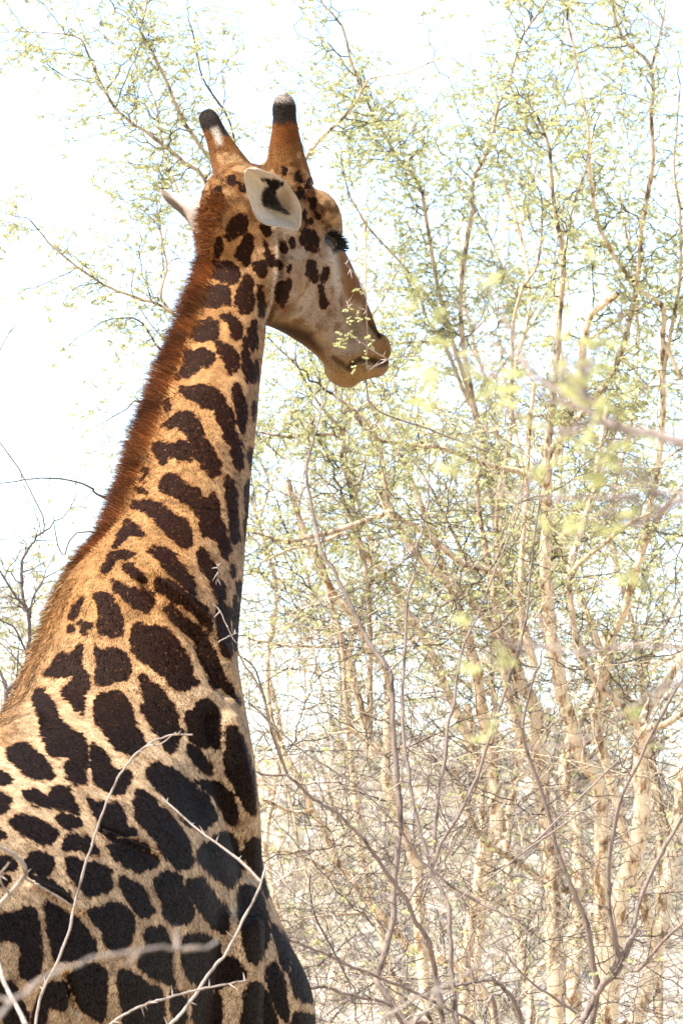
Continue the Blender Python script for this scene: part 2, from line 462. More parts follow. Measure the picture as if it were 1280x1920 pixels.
add(t, [(1035, 870), (1085, 720), (1100, 612), (1125, 575), (1156, 550)], 16.4, 16.2, 14, 12, per_m=7, mat="pale_bark")
add(t, [(1055, 484), (1075, 380), (1100, 300), (1130, 210), (1221, 215)], 16.2, 16.0, 5, 2, per_m=15, mat="branch_bark")
add(t, [(1021, 1064), (1060, 1000), (1120, 900), (1150, 820)], 16.5, 16.7, 9, 4, per_m=12, mat="branch_bark")
add(t, [(1100, 640), (1160, 600), (1230, 560), (1300, 520)], 16.4, 16.6, 7, 3, per_m=14, mat="branch_bark")
add(t, [(1221, 124), (1240, 60), (1250, 0)], 15.9, 15.8, 5, 2.5, per_m=14, mat="branch_bark")
t.finish(0.85)

# ---- tree with bowed dark limb at right
t = Plant("bowed_tree", "pale tree at the right whose bowed dark limb curves up from a thick crotch", "tree", ground_under((1165, 1920), 16.0))
add(t, [(1140, 1920), (1155, 1726), (1175, 1634), (1201, 1555), (1201, 1418), (1201, 1353)], 16.0, 15.8, 40, 30, "trunk", per_m=5, to_ground=True)
add(t, [(1198, 1360), (1172, 1330), (1139, 1300), (1103, 1258), (1083, 1212), (1073, 1156), (1067, 1097), (1080, 1060), (1120, 1025), (1170, 985), (1215, 960)], 15.8, 15.6, 17, 7, per_m=9, mat="branch_bark")
add(t, [(1201, 1370), (1214, 1333), (1247, 1287), (1277, 1231), (1300, 1180)], 15.8, 16.0, 22, 16, per_m=6, mat="pale_bark")
add(t, [(1205, 1370), (1214, 1366), (1247, 1359), (1290, 1330)], 15.8, 15.6, 16, 11, per_m=6, mat="branch_bark")
add(t, [(1070, 1090), (1073, 1044), (1083, 1021), (1103, 956), (1119, 900), (1130, 820), (1140, 760)], 15.7, 15.8, 12, 9, per_m=9, mat="pale_bark")
t.finish(0.85)

# ---- tree with smooth pale stem at right edge
t = Plant("smooth_tree", "smooth cream-stemmed tree at the right edge with long stems crossing the sky gaps", "tree", ground_under((1195, 1920), 17.0))
add(t, [(1190, 1920), (1227, 1785), (1250, 1650), (1273, 1500), (1290, 1380)], 17.0, 17.2, 34, 24, "trunk", per_m=5, to_ground=True)
add(t, [(1230, 1780), (1170, 1560), (1116, 1353), (1122, 1326), (1136, 1248), (1145, 1202), (1168, 1156), (1182, 1103), (1201, 1041), (1211, 966), (1230, 890), (1243, 760), (1243, 641), (1240, 574), (1195, 540), (1156, 489), (1122, 422), (1105, 337), (1100, 242), (1077, 112), (1060, 40)], 17.0, 16.0, 20, 4, per_m=9, mat="pale_bark")
add(t, [(1140, 1260), (1132, 1238), (1119, 1212), (1103, 1162), (1083, 1110), (1050, 1040)], 16.8, 16.8, 15, 9, per_m=7, mat="pale_bark")
add(t, [(1205, 1030), (1240, 960), (1280, 910), (1310, 880)], 16.6, 16.4, 10, 6, per_m=10, mat="branch_bark")
add(t, [(1243, 641), (1265, 690), (1290, 720)], 16.2, 16.2, 9, 7, per_m=8, mat="branch_bark")
add(t, [(1243, 700), (1270, 560), (1275, 420), (1262, 300), (1270, 160)], 16.4, 16.2, 8, 3, per_m=15, mat="branch_bark")
t.finish(0.85)

# ---- stout stem low in the middle with pale bough
t = Plant("stout_tree", "stout cream trunk low right of middle with a pale bough to its left", "tree", ground_under((1070, 1920), 18.4))
add(t, [(1070, 1920), (1076, 1765), (1085, 1650), (1080, 1540), (1060, 1420), (1110, 1300), (1135, 1180)], 18.4, 18.6, 36, 14, "trunk", per_m=6, to_ground=True)
add(t, [(985, 1960), (991, 1900), (998, 1830), (1045, 1780), (1090, 1732), (1130, 1690)], 17.9, 18.0, 15, 12, per_m=6, mat="pale_bark")
add(t, [(1085, 1673), (1030, 1660), (965, 1614), (925, 1588), (893, 1555), (870, 1500), (850, 1440)], 17.8, 17.4, 17, 8, per_m=8, mat="branch_bark")
add(t, [(870, 1920), (872, 1800), (890, 1700), (905, 1560), (893, 1440), (875, 1320)], 18.6, 18.4, 24, 14, per_m=6, mat="pale_bark")
t.finish(0.85)

# ---- background filler trees (auto grown), farther off
def auto_tree(name, label, px, d, w, seed_top, n_limb, leafiness, bark="pale_bark"):
    base = ground_under((px, 1920), d)
    t = Plant(name, label, "tree", base, bark=bark, leafiness=leafiness)
    x = px
    top_y = seed_top
    ctrl = [(x, 1920)]
    yy = 1920
    while yy > top_y:
        yy -= rng.uniform(140, 240); x += rng.uniform(-55, 55)
        ctrl.append((x, yy))
    c, r = add(t, ctrl, d, d + rng.uniform(-0.4, 0.4), w, 5, "trunk", per_m=5, to_ground=True)
    zs = c[:, 2]
    for k in range(n_limb):
        i = int(np.interp(rng.uniform(0.35, 0.97), [0, 1], [0, len(c) - 1]))
        if zs[i] < 2.0: continue
        dirv = norm(np.array([rng.normal() * 0.8, rng.normal() * 0.35, rng.uniform(0.35, 1.1)]))
        L = rng.uniform(0.6, 1.5)
        pts = [c[i]]
        for s in range(4):
            dirv = norm(dirv + 0.28 * rng.normal(size=3) + np.array([0, 0, 0.08]))
            pts.append(pts[-1] + dirv * L / 4)
        cc, rr = t.limb(np.array(pts), min(r[i] * 0.65, 0.016), 0.003, "branch", "branch_bark", sides=6)
        t.sprout(cc, rr, 15, (0.12, 0.36), None, 2)
    t.finish(0.85)

auto_tree("distant_tree", "thin distant tree whose leaves fill the gap between muzzle and middle trunks", 760, 20.5, 18, 520, 10, .8)
auto_tree("distant_tree", "thin distant tree among the slanting trunks, leafy right of the giraffe's eye", 880, 21.5, 20, 470, 10, .8)
auto_tree("distant_tree", "distant pale tree behind the rough upright trunk, tall leafy top", 1000, 20.0, 20, 480, 9, .75)
auto_tree("distant_tree", "distant slim tree between the bowed limb and the smooth cream stem", 1120, 21.0, 18, 560, 9, .75)
auto_tree("distant_tree", "farthest slim tree at the right edge, leafy above the blurred branch", 1235, 22.0, 20, 520, 8, .7)
auto_tree("distant_tree", "thin distant tree just right of the giraffe's throat, half bare", 565, 21.0, 14, 700, 7, .7)

# ---- grey thorn shrubs standing nearer than the trees
sh = Plant("grey_shrub", "grey many-stemmed thorn shrub fanning up beside the giraffe's chest", "shrub", ground_under((828, 1918), 14.3), bark="grey_bark", twig="grey_bark", leafiness=0.1)
kw = dict(per_m=8, Lr=(0.10, 0.36), leafp=0.015, level=2, sub=0.36)
add(sh, [(828, 1918), (818, 1827), (808, 1767), (782, 1728), (765, 1689), (722, 1627), (683, 1575), (630, 1529), (584, 1496), (541, 1456), (486, 1450)], 14.3, 13.9, 12, 4.5, "stem", to_ground=True, **kw)
add(sh, [(541, 1456), (512, 1371), (479, 1260), (440, 1225)], 13.95, 13.8, 5, 3, "stem", mat="dark_bark", **kw)
add(sh, [(857, 1918), (844, 1794), (841, 1702), (807, 1634), (788, 1568), (762, 1433), (755, 1300), (759, 1162), (769, 1090), (782, 1031), (792, 972), (800, 900)], 14.3, 14.6, 11, 3, "stem", to_ground=True, **kw)
add(sh, [(807, 1634), (834, 1568), (873, 1502), (912, 1411), (958, 1266), (985, 1165), (998, 1034), (1012, 940)], 14.4, 14.2, 8, 3, "stem", **kw)
add(sh, [(812, 1600), (820, 1516), (834, 1418), (838, 1359), (851, 1310), (860, 1238), (874, 1195), (900, 1146), (930, 1070), (975, 960)], 14.5, 14.6, 8, 3, "stem", **kw)
add(sh, [(759, 1918), (710, 1843), (710, 1820), (736, 1728), (739, 1646), (749, 1548), (742, 1418), (736, 1281), (720, 1251), (697, 1215), (677, 1172), (644, 1103), (621, 1061), (601, 1038), (593, 992), (582, 939), (575, 880), (590, 820)], 14.6, 14.8, 14, 5, "stem", to_ground=True, **kw)
add(sh, [(900, 1692), (857, 1662), (795, 1610), (769, 1571), (723, 1521), (677, 1479), (618, 1443), (555, 1400), (500, 1350)], 14.1, 14.0, 5, 3, "stem", **kw)
add(sh, [(765, 1689), (792, 1650), (808, 1634)], 14.3, 14.4, 6, 4, "stem", **kw)
add(sh, [(834, 1653), (899, 1693), (965, 1726), (1024, 1791)], 14.3, 14.2, 5, 3, "stem", **kw)
add(sh, [(582, 1640), (582, 1679), (595, 1728), (621, 1777), (651, 1840)], 14.0, 14.1, 3, 4, "stem", mat="dark_bark", **kw)
sh.finish()

sh = Plant("grey_shrub", "grey-brown shrub branching low from a dark crotch under the bowed tree", "shrub", ground_under((1085, 1930), 14.0), bark="grey_bark", twig="grey_bark", leafiness=0.1)
add(sh, [(1080, 1935), (1122, 1857), (1160, 1800), (1195, 1740)], 14.0, 14.0, 17, 9, "stem", to_ground=True, **kw)
add(sh, [(1105, 1935), (1122, 1857), (1110, 1790), (1096, 1725), (1044, 1607), (1017, 1502), (985, 1404), (978, 1358), (1000, 1260)], 14.05, 13.8, 13, 4, "stem", **kw)
add(sh, [(1122, 1857), (1168, 1804), (1195, 1686), (1247, 1581), (1290, 1512)], 14.0, 14.1, 10, 7, "stem", **kw)
add(sh, [(1168, 1804), (1195, 1817), (1240, 1765), (1300, 1715)], 14.0, 13.8, 9, 6, "stem", **kw)
add(sh, [(1160, 1800), (1142, 1699), (1139, 1607), (1162, 1502), (1201, 1424), (1260, 1306), (1290, 1260)], 14.0, 13.7, 9, 5, "stem", **kw)
add(sh, [(1080, 1900), (1040, 1870), (998, 1840), (960, 1800)], 14.0, 13.9, 6, 3, "stem", **kw)
add(sh, [(1000, 1580), (1040, 1540), (1110, 1470), (1180, 1400), (1240, 1310)], 13.8, 13.9, 4, 3, "stem", **kw)
add(sh, [(1120, 1500), (1060, 1540), (980, 1600), (900, 1660)], 13.8, 13.7, 4, 3, "stem", **kw)
sh.finish()

sh = Plant("low_shrub", "low dark stems arching along the bottom beside the giraffe's brisket", "shrub", ground_under((991, 1960), 14.8), bark="grey_bark", twig="grey_bark", leafiness=0.1)
add(sh, [(990, 1960), (965, 1883), (932, 1844), (899, 1840), (850, 1850)], 14.8, 14.6, 11, 6, "stem", to_ground=True, **kw)
add(sh, [(900, 1930), (886, 1916), (768, 1857), (702, 1830), (637, 1804), (551, 1765), (520, 1740)], 14.5, 14.0, 8, 5, "stem", to_ground=True, **kw)
add(sh, [(760, 1930), (726, 1886), (644, 1863), (585, 1850), (540, 1850)], 14.4, 14.1, 9, 6, "stem", to_ground=True, **kw)
sh.finish()

sh = Plant("bare_shrub", "bare dark shrub left of the giraffe's withers", "shrub", ground_under((17, 1294), 14.5), bark="dark_bark", twig="dark_bark", leafiness=0)
kd = dict(per_m=15, Lr=(0.08, 0.26), leafp=0.0, level=2, sub=0.4)
add(sh, [(10, 1400), (17, 1294), (39, 1270), (54, 1232), (58, 1159), (42, 1120), (40, 1078), (54, 1028), (81, 1001)], 14.5, 14.4, 11, 4, "stem", to_ground=True, **kd)
add(sh, [(81, 1001), (79, 970), (58, 924), (39, 885), (12, 847), (-8, 815)], 14.4, 14.3, 3, 2.2, "stem", mat="grey_bark", per_m=6, Lr=(.04, .14), leafp=0, level=1, sub=0.3)
add(sh, [(50, 1140), (25, 1115), (0, 1070), (-20, 1040)], 14.45, 14.4, 5, 3, "stem", **kd)
add(sh, [(58, 1159), (65, 1120), (85, 1085), (110, 1070)], 14.45, 14.5, 4, 2, "stem", **kd)
add(sh, [(20, 1300), (0, 1250), (-20, 1200)], 14.5, 14.5, 7, 4, "stem", **kd)
add(sh, [(54, 1232), (30, 1180), (5, 1165), (-15, 1150)], 14.45, 14.4, 4, 2.5, "stem", **kd)
add(sh, [(-30, 740), (0, 655), (14, 625), (16, 620)], 14.3, 14.3, 3, 1.5, "stem", mat="grey_bark", per_m=8, Lr=(.03, .1), leafp=0, level=1)
sh.finish()

# ---- undergrowth mass behind (uncountable dry twigs and leaf flecks)
ug = empty("undergrowth", (2, 20, 0)); tag(ug, "tangled dry undergrowth filling the gaps low behind the trees", "undergrowth", kind="stuff")
class Mass(Plant):
    def __init__(self, root, twig, leaf):
        self.root, self.twig, self.leaf, self.leafiness = root, twig, leaf, 1
        self.twigs, self.leaves = [], []
ms = Mass(ug, "brush", "far_leaf")
for _ in range(380):
    d = rng.uniform(18, 27)
    px = rng.uniform(430, 1330); py = 1240 + 760 * rng.random() ** 0.75
    p = P(px, py, d)
    ms.grow(p, norm(rng.normal(size=3) * np.array([1, .5, .6]) + np.array([0, 0, 0.5])), rng.uniform(0.25, 0.7), rng.uniform(0.002, 0.0045), 1, 0.03, step=0.05)
for _ in range(150):
    d = rng.uniform(16, 22)
    p = P(rng.uniform(-60, 120), rng.uniform(1130, 1420), d)
    ms.grow(p, norm(rng.normal(size=3) + np.array([0, 0, 0.6])), rng.uniform(0.2, 0.5), 0.0025, 1, 0.25, step=0.05)
ms.finish(1.3)
mk = Mass(ug, "twig_bark", "leaf"); mp_ = Mass(ug, "brush", "leaf"); mb_ = Mass(ug, "branch_bark", "leaf")
for k_ in range(1150):
    ms_ = (mk, mp_, mk, mb_)[k_ % 4]
    px = rng.uniform(470, 1330); py = 780 + 1200 * rng.random() ** 0.8
    p = P(px, py, rng.uniform(14.6, 20))
    ms_.grow(p, norm(rng.normal(size=3) * np.array([1, .5, .7]) + np.array([0, 0, 0.25])), rng.uniform(0.2, 0.75), rng.uniform(0.0013, 0.0032), 1, np.interp(py, [800, 1300], [.22, .02]), zig=.32, step=0.045, sub=.42)
mp_.finish(.85); mb_.finish(.85)
mk.finish(.85)

# far bush on the hillside: one mass of twig-and-leaf flecks
def far_bush():
    Vs = []
    n_b = 420
    X = rng.uniform(-18, 18, n_b); Y = rng.uniform(52, 100, n_b)
    for x, y in zip(X, Y):
        z0 = float(hill_z(np.array(x), np.array(y)))
        h = rng.uniform(1.0, 2.6)
        k = 60
        q = norm(rng.normal(size=(k, 3))) * (rng.random((k, 1)) ** 0.4) * np.array([h * 0.6, h * 0.6, h * 0.5]) + np.array([x, y, max(z0, 0) + h * 0.5])
        u = norm(rng.normal(size=(k, 3))); v = norm(np.cross(u, rng.normal(size=(k, 3))))
        s = rng.uniform(0.10, 0.26, (k, 1))
        Vs.append(np.stack([q - u * s, q + v * s * 0.5, q + u * s, q - v * s * 0.5], 1).reshape(-1, 3))
    V = np.concatenate(Vs)
    return V, np.arange(len(V)).reshape(-1, 4)
V, F = far_bush()
o = mesh_obj("distant_thicket", V, F, leaf_mat("thicket", (0.34, 0.29, 0.245), (0.40, 0.36, 0.29), (0.46, 0.46, 0.30)), smooth=False)
tag(o, "pale dry bush covering the hillside far behind the trees", "thicket", kind="stuff")

# ==================================================================== giraffe
SPOT_SETS = []     # (origin, scale, polygons)
SPOT_SETS.append(((200, 480), 3.5556, [
    [(680,60),(720,35),(800,40),(860,75),(880,120),(850,190),(790,180),(740,160),(680,130)],
    [(650,210),(720,195),(810,200),(830,250),(815,320),(740,340),(660,345),(600,340),(630,280)],
    [(930,130),(965,150),(980,230),(985,290),(970,360),(930,395),(885,360),(865,310),(870,230),(905,180)],
    [(990,60),(1030,30),(1065,60),(1070,110),(1040,150),(1005,120),(980,90)],
    [(1000,190),(1030,220),(1050,320),(1045,400),(1025,400),(1015,310)],
    [(565,450),(620,425),(720,430),(745,470),(740,540),(680,560),(600,560),(560,520)],
    [(755,400),(840,395),(890,440),(900,510),(875,560),(840,530),(815,460)],
    [(960,450),(990,435),(1005,480),(1000,580),(980,650),(955,620),(950,530)],
    [(510,630),(560,640),(640,620),(710,640),(715,690),(680,740),(610,750),(560,790),(500,820),(450,820),(490,760),(520,700)],
    [(745,570),(800,590),(850,630),(880,690),(860,760),(820,790),(790,740),(760,680),(730,630)],
    [(910,580),(940,550),(950,640),(970,710),(980,800),(960,850),(930,800),(910,700)],
    [(490,890),(560,865),(660,870),(730,890),(770,950),(830,1020),(845,1100),(870,1200),(900,1270),(905,1370),(890,1425),(850,1390),(830,1290),(790,1210),(750,1110),(720,1030),(640,1000),(560,960)],
    [(840,880),(880,845),(905,920),(935,990),(930,1080),(905,1180),(880,1110),(865,1010)],
    [(360,1130),(430,1090),(480,1040),(560,1050),(620,1100),(630,1160),(670,1220),(720,1310),(770,1370),(760,1430),(710,1475),(650,1430),(600,1360),(560,1260),(540,1190),(470,1150),(400,1145)],
    [(300,1260),(350,1235),(430,1250),(530,1240),(560,1300),(570,1370),(500,1370),(440,1340),(380,1380),(340,1350)],
    [(945,1310),(975,1290),(975,1420),(955,1420)],
    [(385,1000),(395,960),(425,960),(420,1000),(400,1025)],
    [(230,1440),(260,1410),(290,1425),(270,1450)], [(218,1490),(240,1475),(245,1500),(225,1505)], [(195,1550),(240,1555),(265,1575),(220,1580)],
    [(985,720),(1010,690),(1012,830),(995,830)], [(970,1000),(990,980),(990,1080),(978,1090)],
]))
SPOT_SETS.append(((40, 860), 2.783, [
    [(715,130),(760,85),(820,95),(860,140),(920,160),(960,210),(1000,180),(1030,230),(1035,300),(1060,350),(1085,450),(1080,530),(1050,510),(1020,430),(990,410),(940,390),(930,310),(880,250),(800,200),(740,170)],
    [(1065,110),(1090,100),(1120,160),(1125,240),(1130,330),(1140,400),(1120,440),(1095,400),(1085,310),(1065,220)],
    [(1172,150),(1200,130),(1200,420),(1172,430),(1162,340),(1177,250)],
    [(570,245),(640,215),(720,230),(790,290),(850,310),(885,360),(890,430),(860,470),(800,440),(760,400),(700,320),(650,280)],
    [(545,320),(600,355),(660,400),(630,410),(570,400),(530,430),(490,470),(480,440),(510,390)],
    [(470,490),(520,485),(590,495),(540,520),(490,530),(460,580),(425,580),(440,540)],
    [(530,550),(560,550),(610,580),(650,630),(660,660),(620,640),(570,610),(530,580)],
    [(660,480),(720,460),(790,490),(830,540),(870,590),(900,650),(910,710),(870,690),(820,640),(760,580),(710,520)],
    [(700,630),(740,620),(800,650),(860,700),(920,740),(980,790),(1000,860),(990,900),(940,850),(870,790),(800,740),(730,700),(705,670)],
    [(470,640),(520,640),(560,670),(620,680),(690,710),(680,770),(650,800),(580,770),(530,720),(480,680)],
    [(370,710),(440,700),(490,740),(525,810),(535,900),(500,935),(450,920),(400,900),(400,820),(390,760)],
    [(270,760),(325,710),(310,770),(280,840),(255,830),(260,800)], [(290,850),(330,850),(370,880),(340,890),(310,870)], [(245,880),(265,870),(270,895),(250,900)], [(310,900),(335,895),(340,915),(322,925)],
    [(920,490),(950,475),(990,520),(1020,560),(1030,620),(1060,650),(1070,730),(1040,740),(1000,690),(970,620),(930,560)],
    [(1095,550),(1115,560),(1115,610),(1100,610)], [(1125,650),(1150,660),(1150,760),(1125,700)],
    [(1040,740),(1075,780),(1090,860),(1100,950),(1100,1030),(1060,1030),(1030,960),(1020,840)],
    [(1110,720),(1150,800),(1150,960),(1110,1000),(1105,850)],
    [(745,780),(790,775),(850,830),(920,880),(980,960),(1020,1030),(1050,1120),(1100,1200),(1150,1280),(1120,1260),(1050,1200),(990,1190),(960,1100),(930,1040),(900,960),(840,900),(770,820)],
    [(600,850),(640,870),(720,880),(780,910),(830,960),(870,1030),(900,1120),(915,1180),(850,1210),(790,1190),(740,1130),(680,1090),(600,1030),(575,970),(585,890)],
    [(380,970),(420,995),(480,990),(540,1020),(575,1080),(560,1140),(500,1160),(390,1180),(395,1080)],
    [(120,1130),(150,1080),(200,1010),(250,1020),(300,970),(320,980),(315,1080),(350,1130),(360,1190),(330,1240),(330,1330),(290,1310),(240,1260),(210,1230),(230,1190),(270,1160),(270,1130),(200,1140)],
    [(60,1240),(100,1200),(150,1250),(190,1320),(220,1370),(290,1420),(320,1440),(310,1500),(200,1500),(160,1460),(110,1380),(80,1310)],
    [(400,1240),(480,1210),(540,1230),(570,1300),(600,1380),(640,1460),(630,1500),(500,1500),(430,1420),(385,1360)],
    [(620,1140),(640,1130),(700,1170),(750,1230),(800,1300),(825,1380),(825,1460),(780,1500),(740,1450),(700,1430),(660,1330),(630,1220)],
    [(845,1330),(900,1300),(960,1260),(1000,1280),(1030,1350),(1020,1430),(1000,1500),(900,1490),(870,1400)],
    [(1070,1420),(1090,1400),(1150,1450),(1160,1500),(1080,1500)],
]))
SPOT_SETS.append(((0, 1320), 2.0, [
    [(150,60),(200,40),(250,90),(310,110),(330,170),(320,300),(270,290),(240,240),(260,200),(200,200),(170,150)],
    [(360,0),(480,0),(520,100),(540,150),(500,200),(440,170),(400,120),(370,70)],
    [(340,150),(390,180),(430,240),(490,260),(480,310),(450,340),(390,320),(350,280)],
    [(530,0),(640,0),(670,60),(670,130),(640,190),(600,130),(560,70)],
    [(690,30),(750,20),(810,10),(825,80),(820,170),(770,120),(720,90)], [(710,150),(760,180),(800,240),(790,270),(740,240),(710,190)],
    [(850,100),(880,90),(920,160),(950,260),(960,340),(950,420),(920,390),(880,320),(840,250),(845,170)],
    [(20,190),(50,155),(100,150),(150,190),(200,250),(190,280),(120,280),(60,230)],
    [(-20,245),(30,260),(45,290),(-20,305)], [(-20,335),(30,340),(40,370),(20,400),(-20,410)],
    [(85,335),(130,320),(180,340),(200,310),(260,310),(280,360),(300,410),(250,400),(180,385),(130,380)],
    [(30,440),(80,415),(140,430),(210,470),(220,490),(180,530),(120,510),(60,470)],
    [(210,425),(260,415),(305,440),(290,465),(240,455)],
    [(330,350),(370,370),(440,370),(465,400),(480,450),(510,490),(430,500),(390,470),(350,410)],
    [(235,540),(255,495),(300,490),(340,510),(380,570),(340,560),(280,545)],
    [(370,470),(440,500),(520,510),(570,550),(500,545),(420,520)],
    [(400,530),(460,520),(530,540),(590,580),(580,610),(520,630),(460,600),(420,570)],
    [(505,400),(510,340),(540,320),(590,370),(640,420),(690,480),(720,550),(720,600),(670,625),(630,590),(590,530),(560,480),(520,450)],
    [(550,265),(590,220),(660,250),(710,290),(750,320),(790,370),(815,420),(790,450),(750,480),(700,450),(660,390),(600,330)],
    [(735,290),(800,290),(850,310),(890,380),(890,450),(850,440),(820,380),(780,330)],
    [(740,550),(790,510),(830,480),(870,490),(900,560),(910,620),(870,690),(830,670),(780,630),(745,590)],
    [(910,560),(940,510),(960,500),(1000,540),(1000,620),(970,650),(940,610)],
    [(100,570),(150,555),(200,580),(200,630),(160,645),(110,630)],
    [(250,580),(330,590),(410,615),(420,650),(410,700),(340,720),(280,680),(260,640)],
    [(110,640),(170,655),(240,690),(270,740),(220,725),(150,680)],
    [(450,650),(520,670),(560,730),(575,780),(540,800),(490,760),(465,710)],
    [(575,670),(630,630),(680,650),(700,720),(730,770),(720,810),(660,830),(620,790),(600,730)],
    [(700,670),(760,650),(790,700),(850,770),(860,830),(830,860),(780,820),(740,760),(710,720)],
    [(900,690),(930,685),(970,700),(1000,770),(1010,840),(1000,910),(960,980),(920,940),(905,860),(890,770)],
    [(325,780),(400,755),(460,745),(505,800),(500,860),(470,920),(410,915),(370,840)],
    [(-20,800),(40,785),(110,760),(140,800),(150,870),(160,950),(150,1010),(110,1040),(70,990),(80,910),(40,890),(-20,880)],
    [(170,740),(230,770),(290,800),(330,850),(360,910),(350,950),(280,960),(210,960),(185,880)],
    [(545,850),(600,835),(635,870),(640,910),(650,1000),(650,1060),(600,1040),(540,1000),(520,960),(545,910)],
    [(690,880),(750,860),(820,900),(830,940),(900,970),(920,1020),(850,1060),(780,1070),(720,1040),(685,990)],
    [(1020,830),(1050,850),(1090,910),(1090,980),(1070,1000),(1040,940)],
    [(1090,920),(1130,970),(1185,1040),(1190,1110),(1120,1110),(1095,1050)],
    [(1000,1010),(1030,970),(1060,1030),(1080,1100),(1080,1190),(1040,1160),(1010,1080)],
    [(930,1060),(970,1045),(1010,1100),(1040,1190),(1040,1260),(910,1260),(910,1140)],
    [(1100,1170),(1140,1160),(1190,1180),(1190,1260),(1100,1260)],
    [(250,1020),(330,980),(390,985),(400,1060),(400,1150),(380,1190),(320,1160),(290,1120),(280,1080)],
    [(180,1050),(240,1040),(262,1090),(240,1150),(190,1140),(160,1230),(110,1230),(140,1120)],
    [(450,1000),(500,1010),(560,1050),(610,1080),(620,1190),(600,1260),(480,1260),(450,1100)],
    [(640,1090),(690,1080),(700,1130),(690,1250),(660,1250)],
    [(720,1090),(800,1080),(830,1120),(820,1250),(740,1250)],
    [(-20,1060),(50,1050),(80,1100),(110,1190),(60,1230),(-20,1150)],
    [(-20,560),(60,590),(50,620),(-20,620)], [(-20,470),(30,500),(-20,510)], [(-20,640),(40,650),(30,680),(-20,690)],
    [(985,650),(1005,650),(1005,720),(990,710)],
]))
SPOT_SETS.append(((280, 140), 2.56, [
    [(370,740),(400,690),(440,670),(475,700),(465,740),(420,780),(380,795),(360,770)],
    [(470,770),(500,790),(490,860),(470,905),(440,900),(410,860),(430,820)],
    [(310,850),(320,800),(340,790),(350,840),(320,880)],
    [(545,800),(575,830),(600,890),(590,920),(560,880),(550,830)],
    [(605,1030),(640,985),(675,1000),(670,1060),(640,1110),(610,1080)],
    [(760,900),(790,890),(805,940),(800,1000),(775,980),(755,940)],
    [(825,930),(850,930),(850,990),(825,990)],
    [(815,1010),(840,1030),(850,1110),(825,1110),(815,1060)],
    [(725,750),(780,745),(810,790),(805,850),(780,840),(740,820)],
    [(755,690),(785,690),(780,720),(755,715)], [(635,810),(655,820),(650,850),(637,845)], [(665,910),(680,915),(675,940),(665,935)],
    [(540,720),(580,730),(580,770),(545,750)], [(370,490),(410,485),(410,530),(375,530)], [(430,520),(462,530),(460,560),(435,550)],
    [(750,510),(770,500),(770,540),(750,540)], [(770,600),(795,590),(790,640),(770,630)], [(700,470),(730,480),(740,520),(715,520)],
    [(715,540),(740,550),(735,590),(720,590)], [(620,890),(640,910),(630,940),(618,930)], [(640,440),(670,450),(660,480),(640,470)],
    [(300,560),(340,545),(350,600),(310,620)], [(520,1010),(545,1020),(555,1110),(535,1130),(525,1080)],
    [(740,650),(760,660),(750,700),(738,690)], [(680,790),(695,800),(690,830),(680,820)], [(800,650),(820,680),(810,700),(795,680)],
]))
def all_spots():
    out = []
    for (ox, oy), s, polys in SPOT_SETS:
        for p in polys:
            a = np.array(p, float) / s + np.array([ox, oy])
            out.append(smooth_poly(a))
    return out

def smooth_poly(a, k=3):
    n = len(a)
    out = []
    for i in range(n):
        p0, p1, p2, p3 = a[i - 1], a[i], a[(i + 1) % n], a[(i + 2) % n]
        for t in np.arange(k) / k:
            out.append(0.5 * (2 * p1 + (p2 - p0) * t + (2 * p0 - 5 * p1 + 4 * p2 - p3) * t ** 2 + (3 * p1 - p0 - 3 * p2 + p3) * t ** 3))
    return np.array(out)

def poly_sdf(pts, poly):
    """signed distance (negative inside) of (n,2) points to a closed polygon"""
    d2 = np.full(len(pts), 1e12); inside = np.zeros(len(pts), bool)
    n = len(poly)
    for i in range(n):
        a, b = poly[i], poly[(i + 1) % n]
        e = b - a; w = pts - a
        t = np.clip((w @ e) / (e @ e + 1e-9), 0, 1)
        q = w - t[:, None] * e
        d2 = np.minimum(d2, (q * q).sum(1))
        c = ((a[1] <= pts[:, 1]) & (b[1] > pts[:, 1])) | ((b[1] <= pts[:, 1]) & (a[1] > pts[:, 1]))
        xs = a[0] + (pts[:, 1] - a[1]) * e[0] / (e[1] if abs(e[1]) > 1e-9 else 1e-9)
        inside ^= c & (pts[:, 0] < xs)
    return np.sqrt(d2) * np.where(inside, -1, 1)

def union_sdf(pts, polys, cap=40.0):
    s = np.full(len(pts), cap)
    for poly in polys:
        lo, hi = poly.min(0) - cap, poly.max(0) + cap
        m = np.where((pts[:, 0] > lo[0]) & (pts[:, 0] < hi[0]) & (pts[:, 1] > lo[1]) & (pts[:, 1] < hi[1]))[0]
        if len(m):
            s[m] = np.minimum(s[m], poly_sdf(pts[m], poly))
    return s

def line_dist(pts, line):
    d2 = np.full(len(pts), 1e12)
    for a, b in zip(line[:-1], line[1:]):
        e = b - a; w = pts - a
        t = np.clip((w @ e) / (e @ e + 1e-9), 0, 1)
        q = w - t[:, None] * e
        d2 = np.minimum(d2, (q * q).sum(1))
    return np.sqrt(d2)

# head frame: forward (A), giraffe's right (Rg), dorsal (D) in camera axes
def camv(r, u, f): return cR * r + cU * u + cF * f
HA = norm(camv(.542, -.643, .542)); HR = norm(camv(.707, 0.0, -.707)); HD = norm(np.cross(HR, HA))
if HD @ cU < 0: HD = -HD
HO = P(455, 330, 12.05)
def H(x, y, z):  # y > 0 is the giraffe's left
    return HO + HA * x - HR * y + HD * z

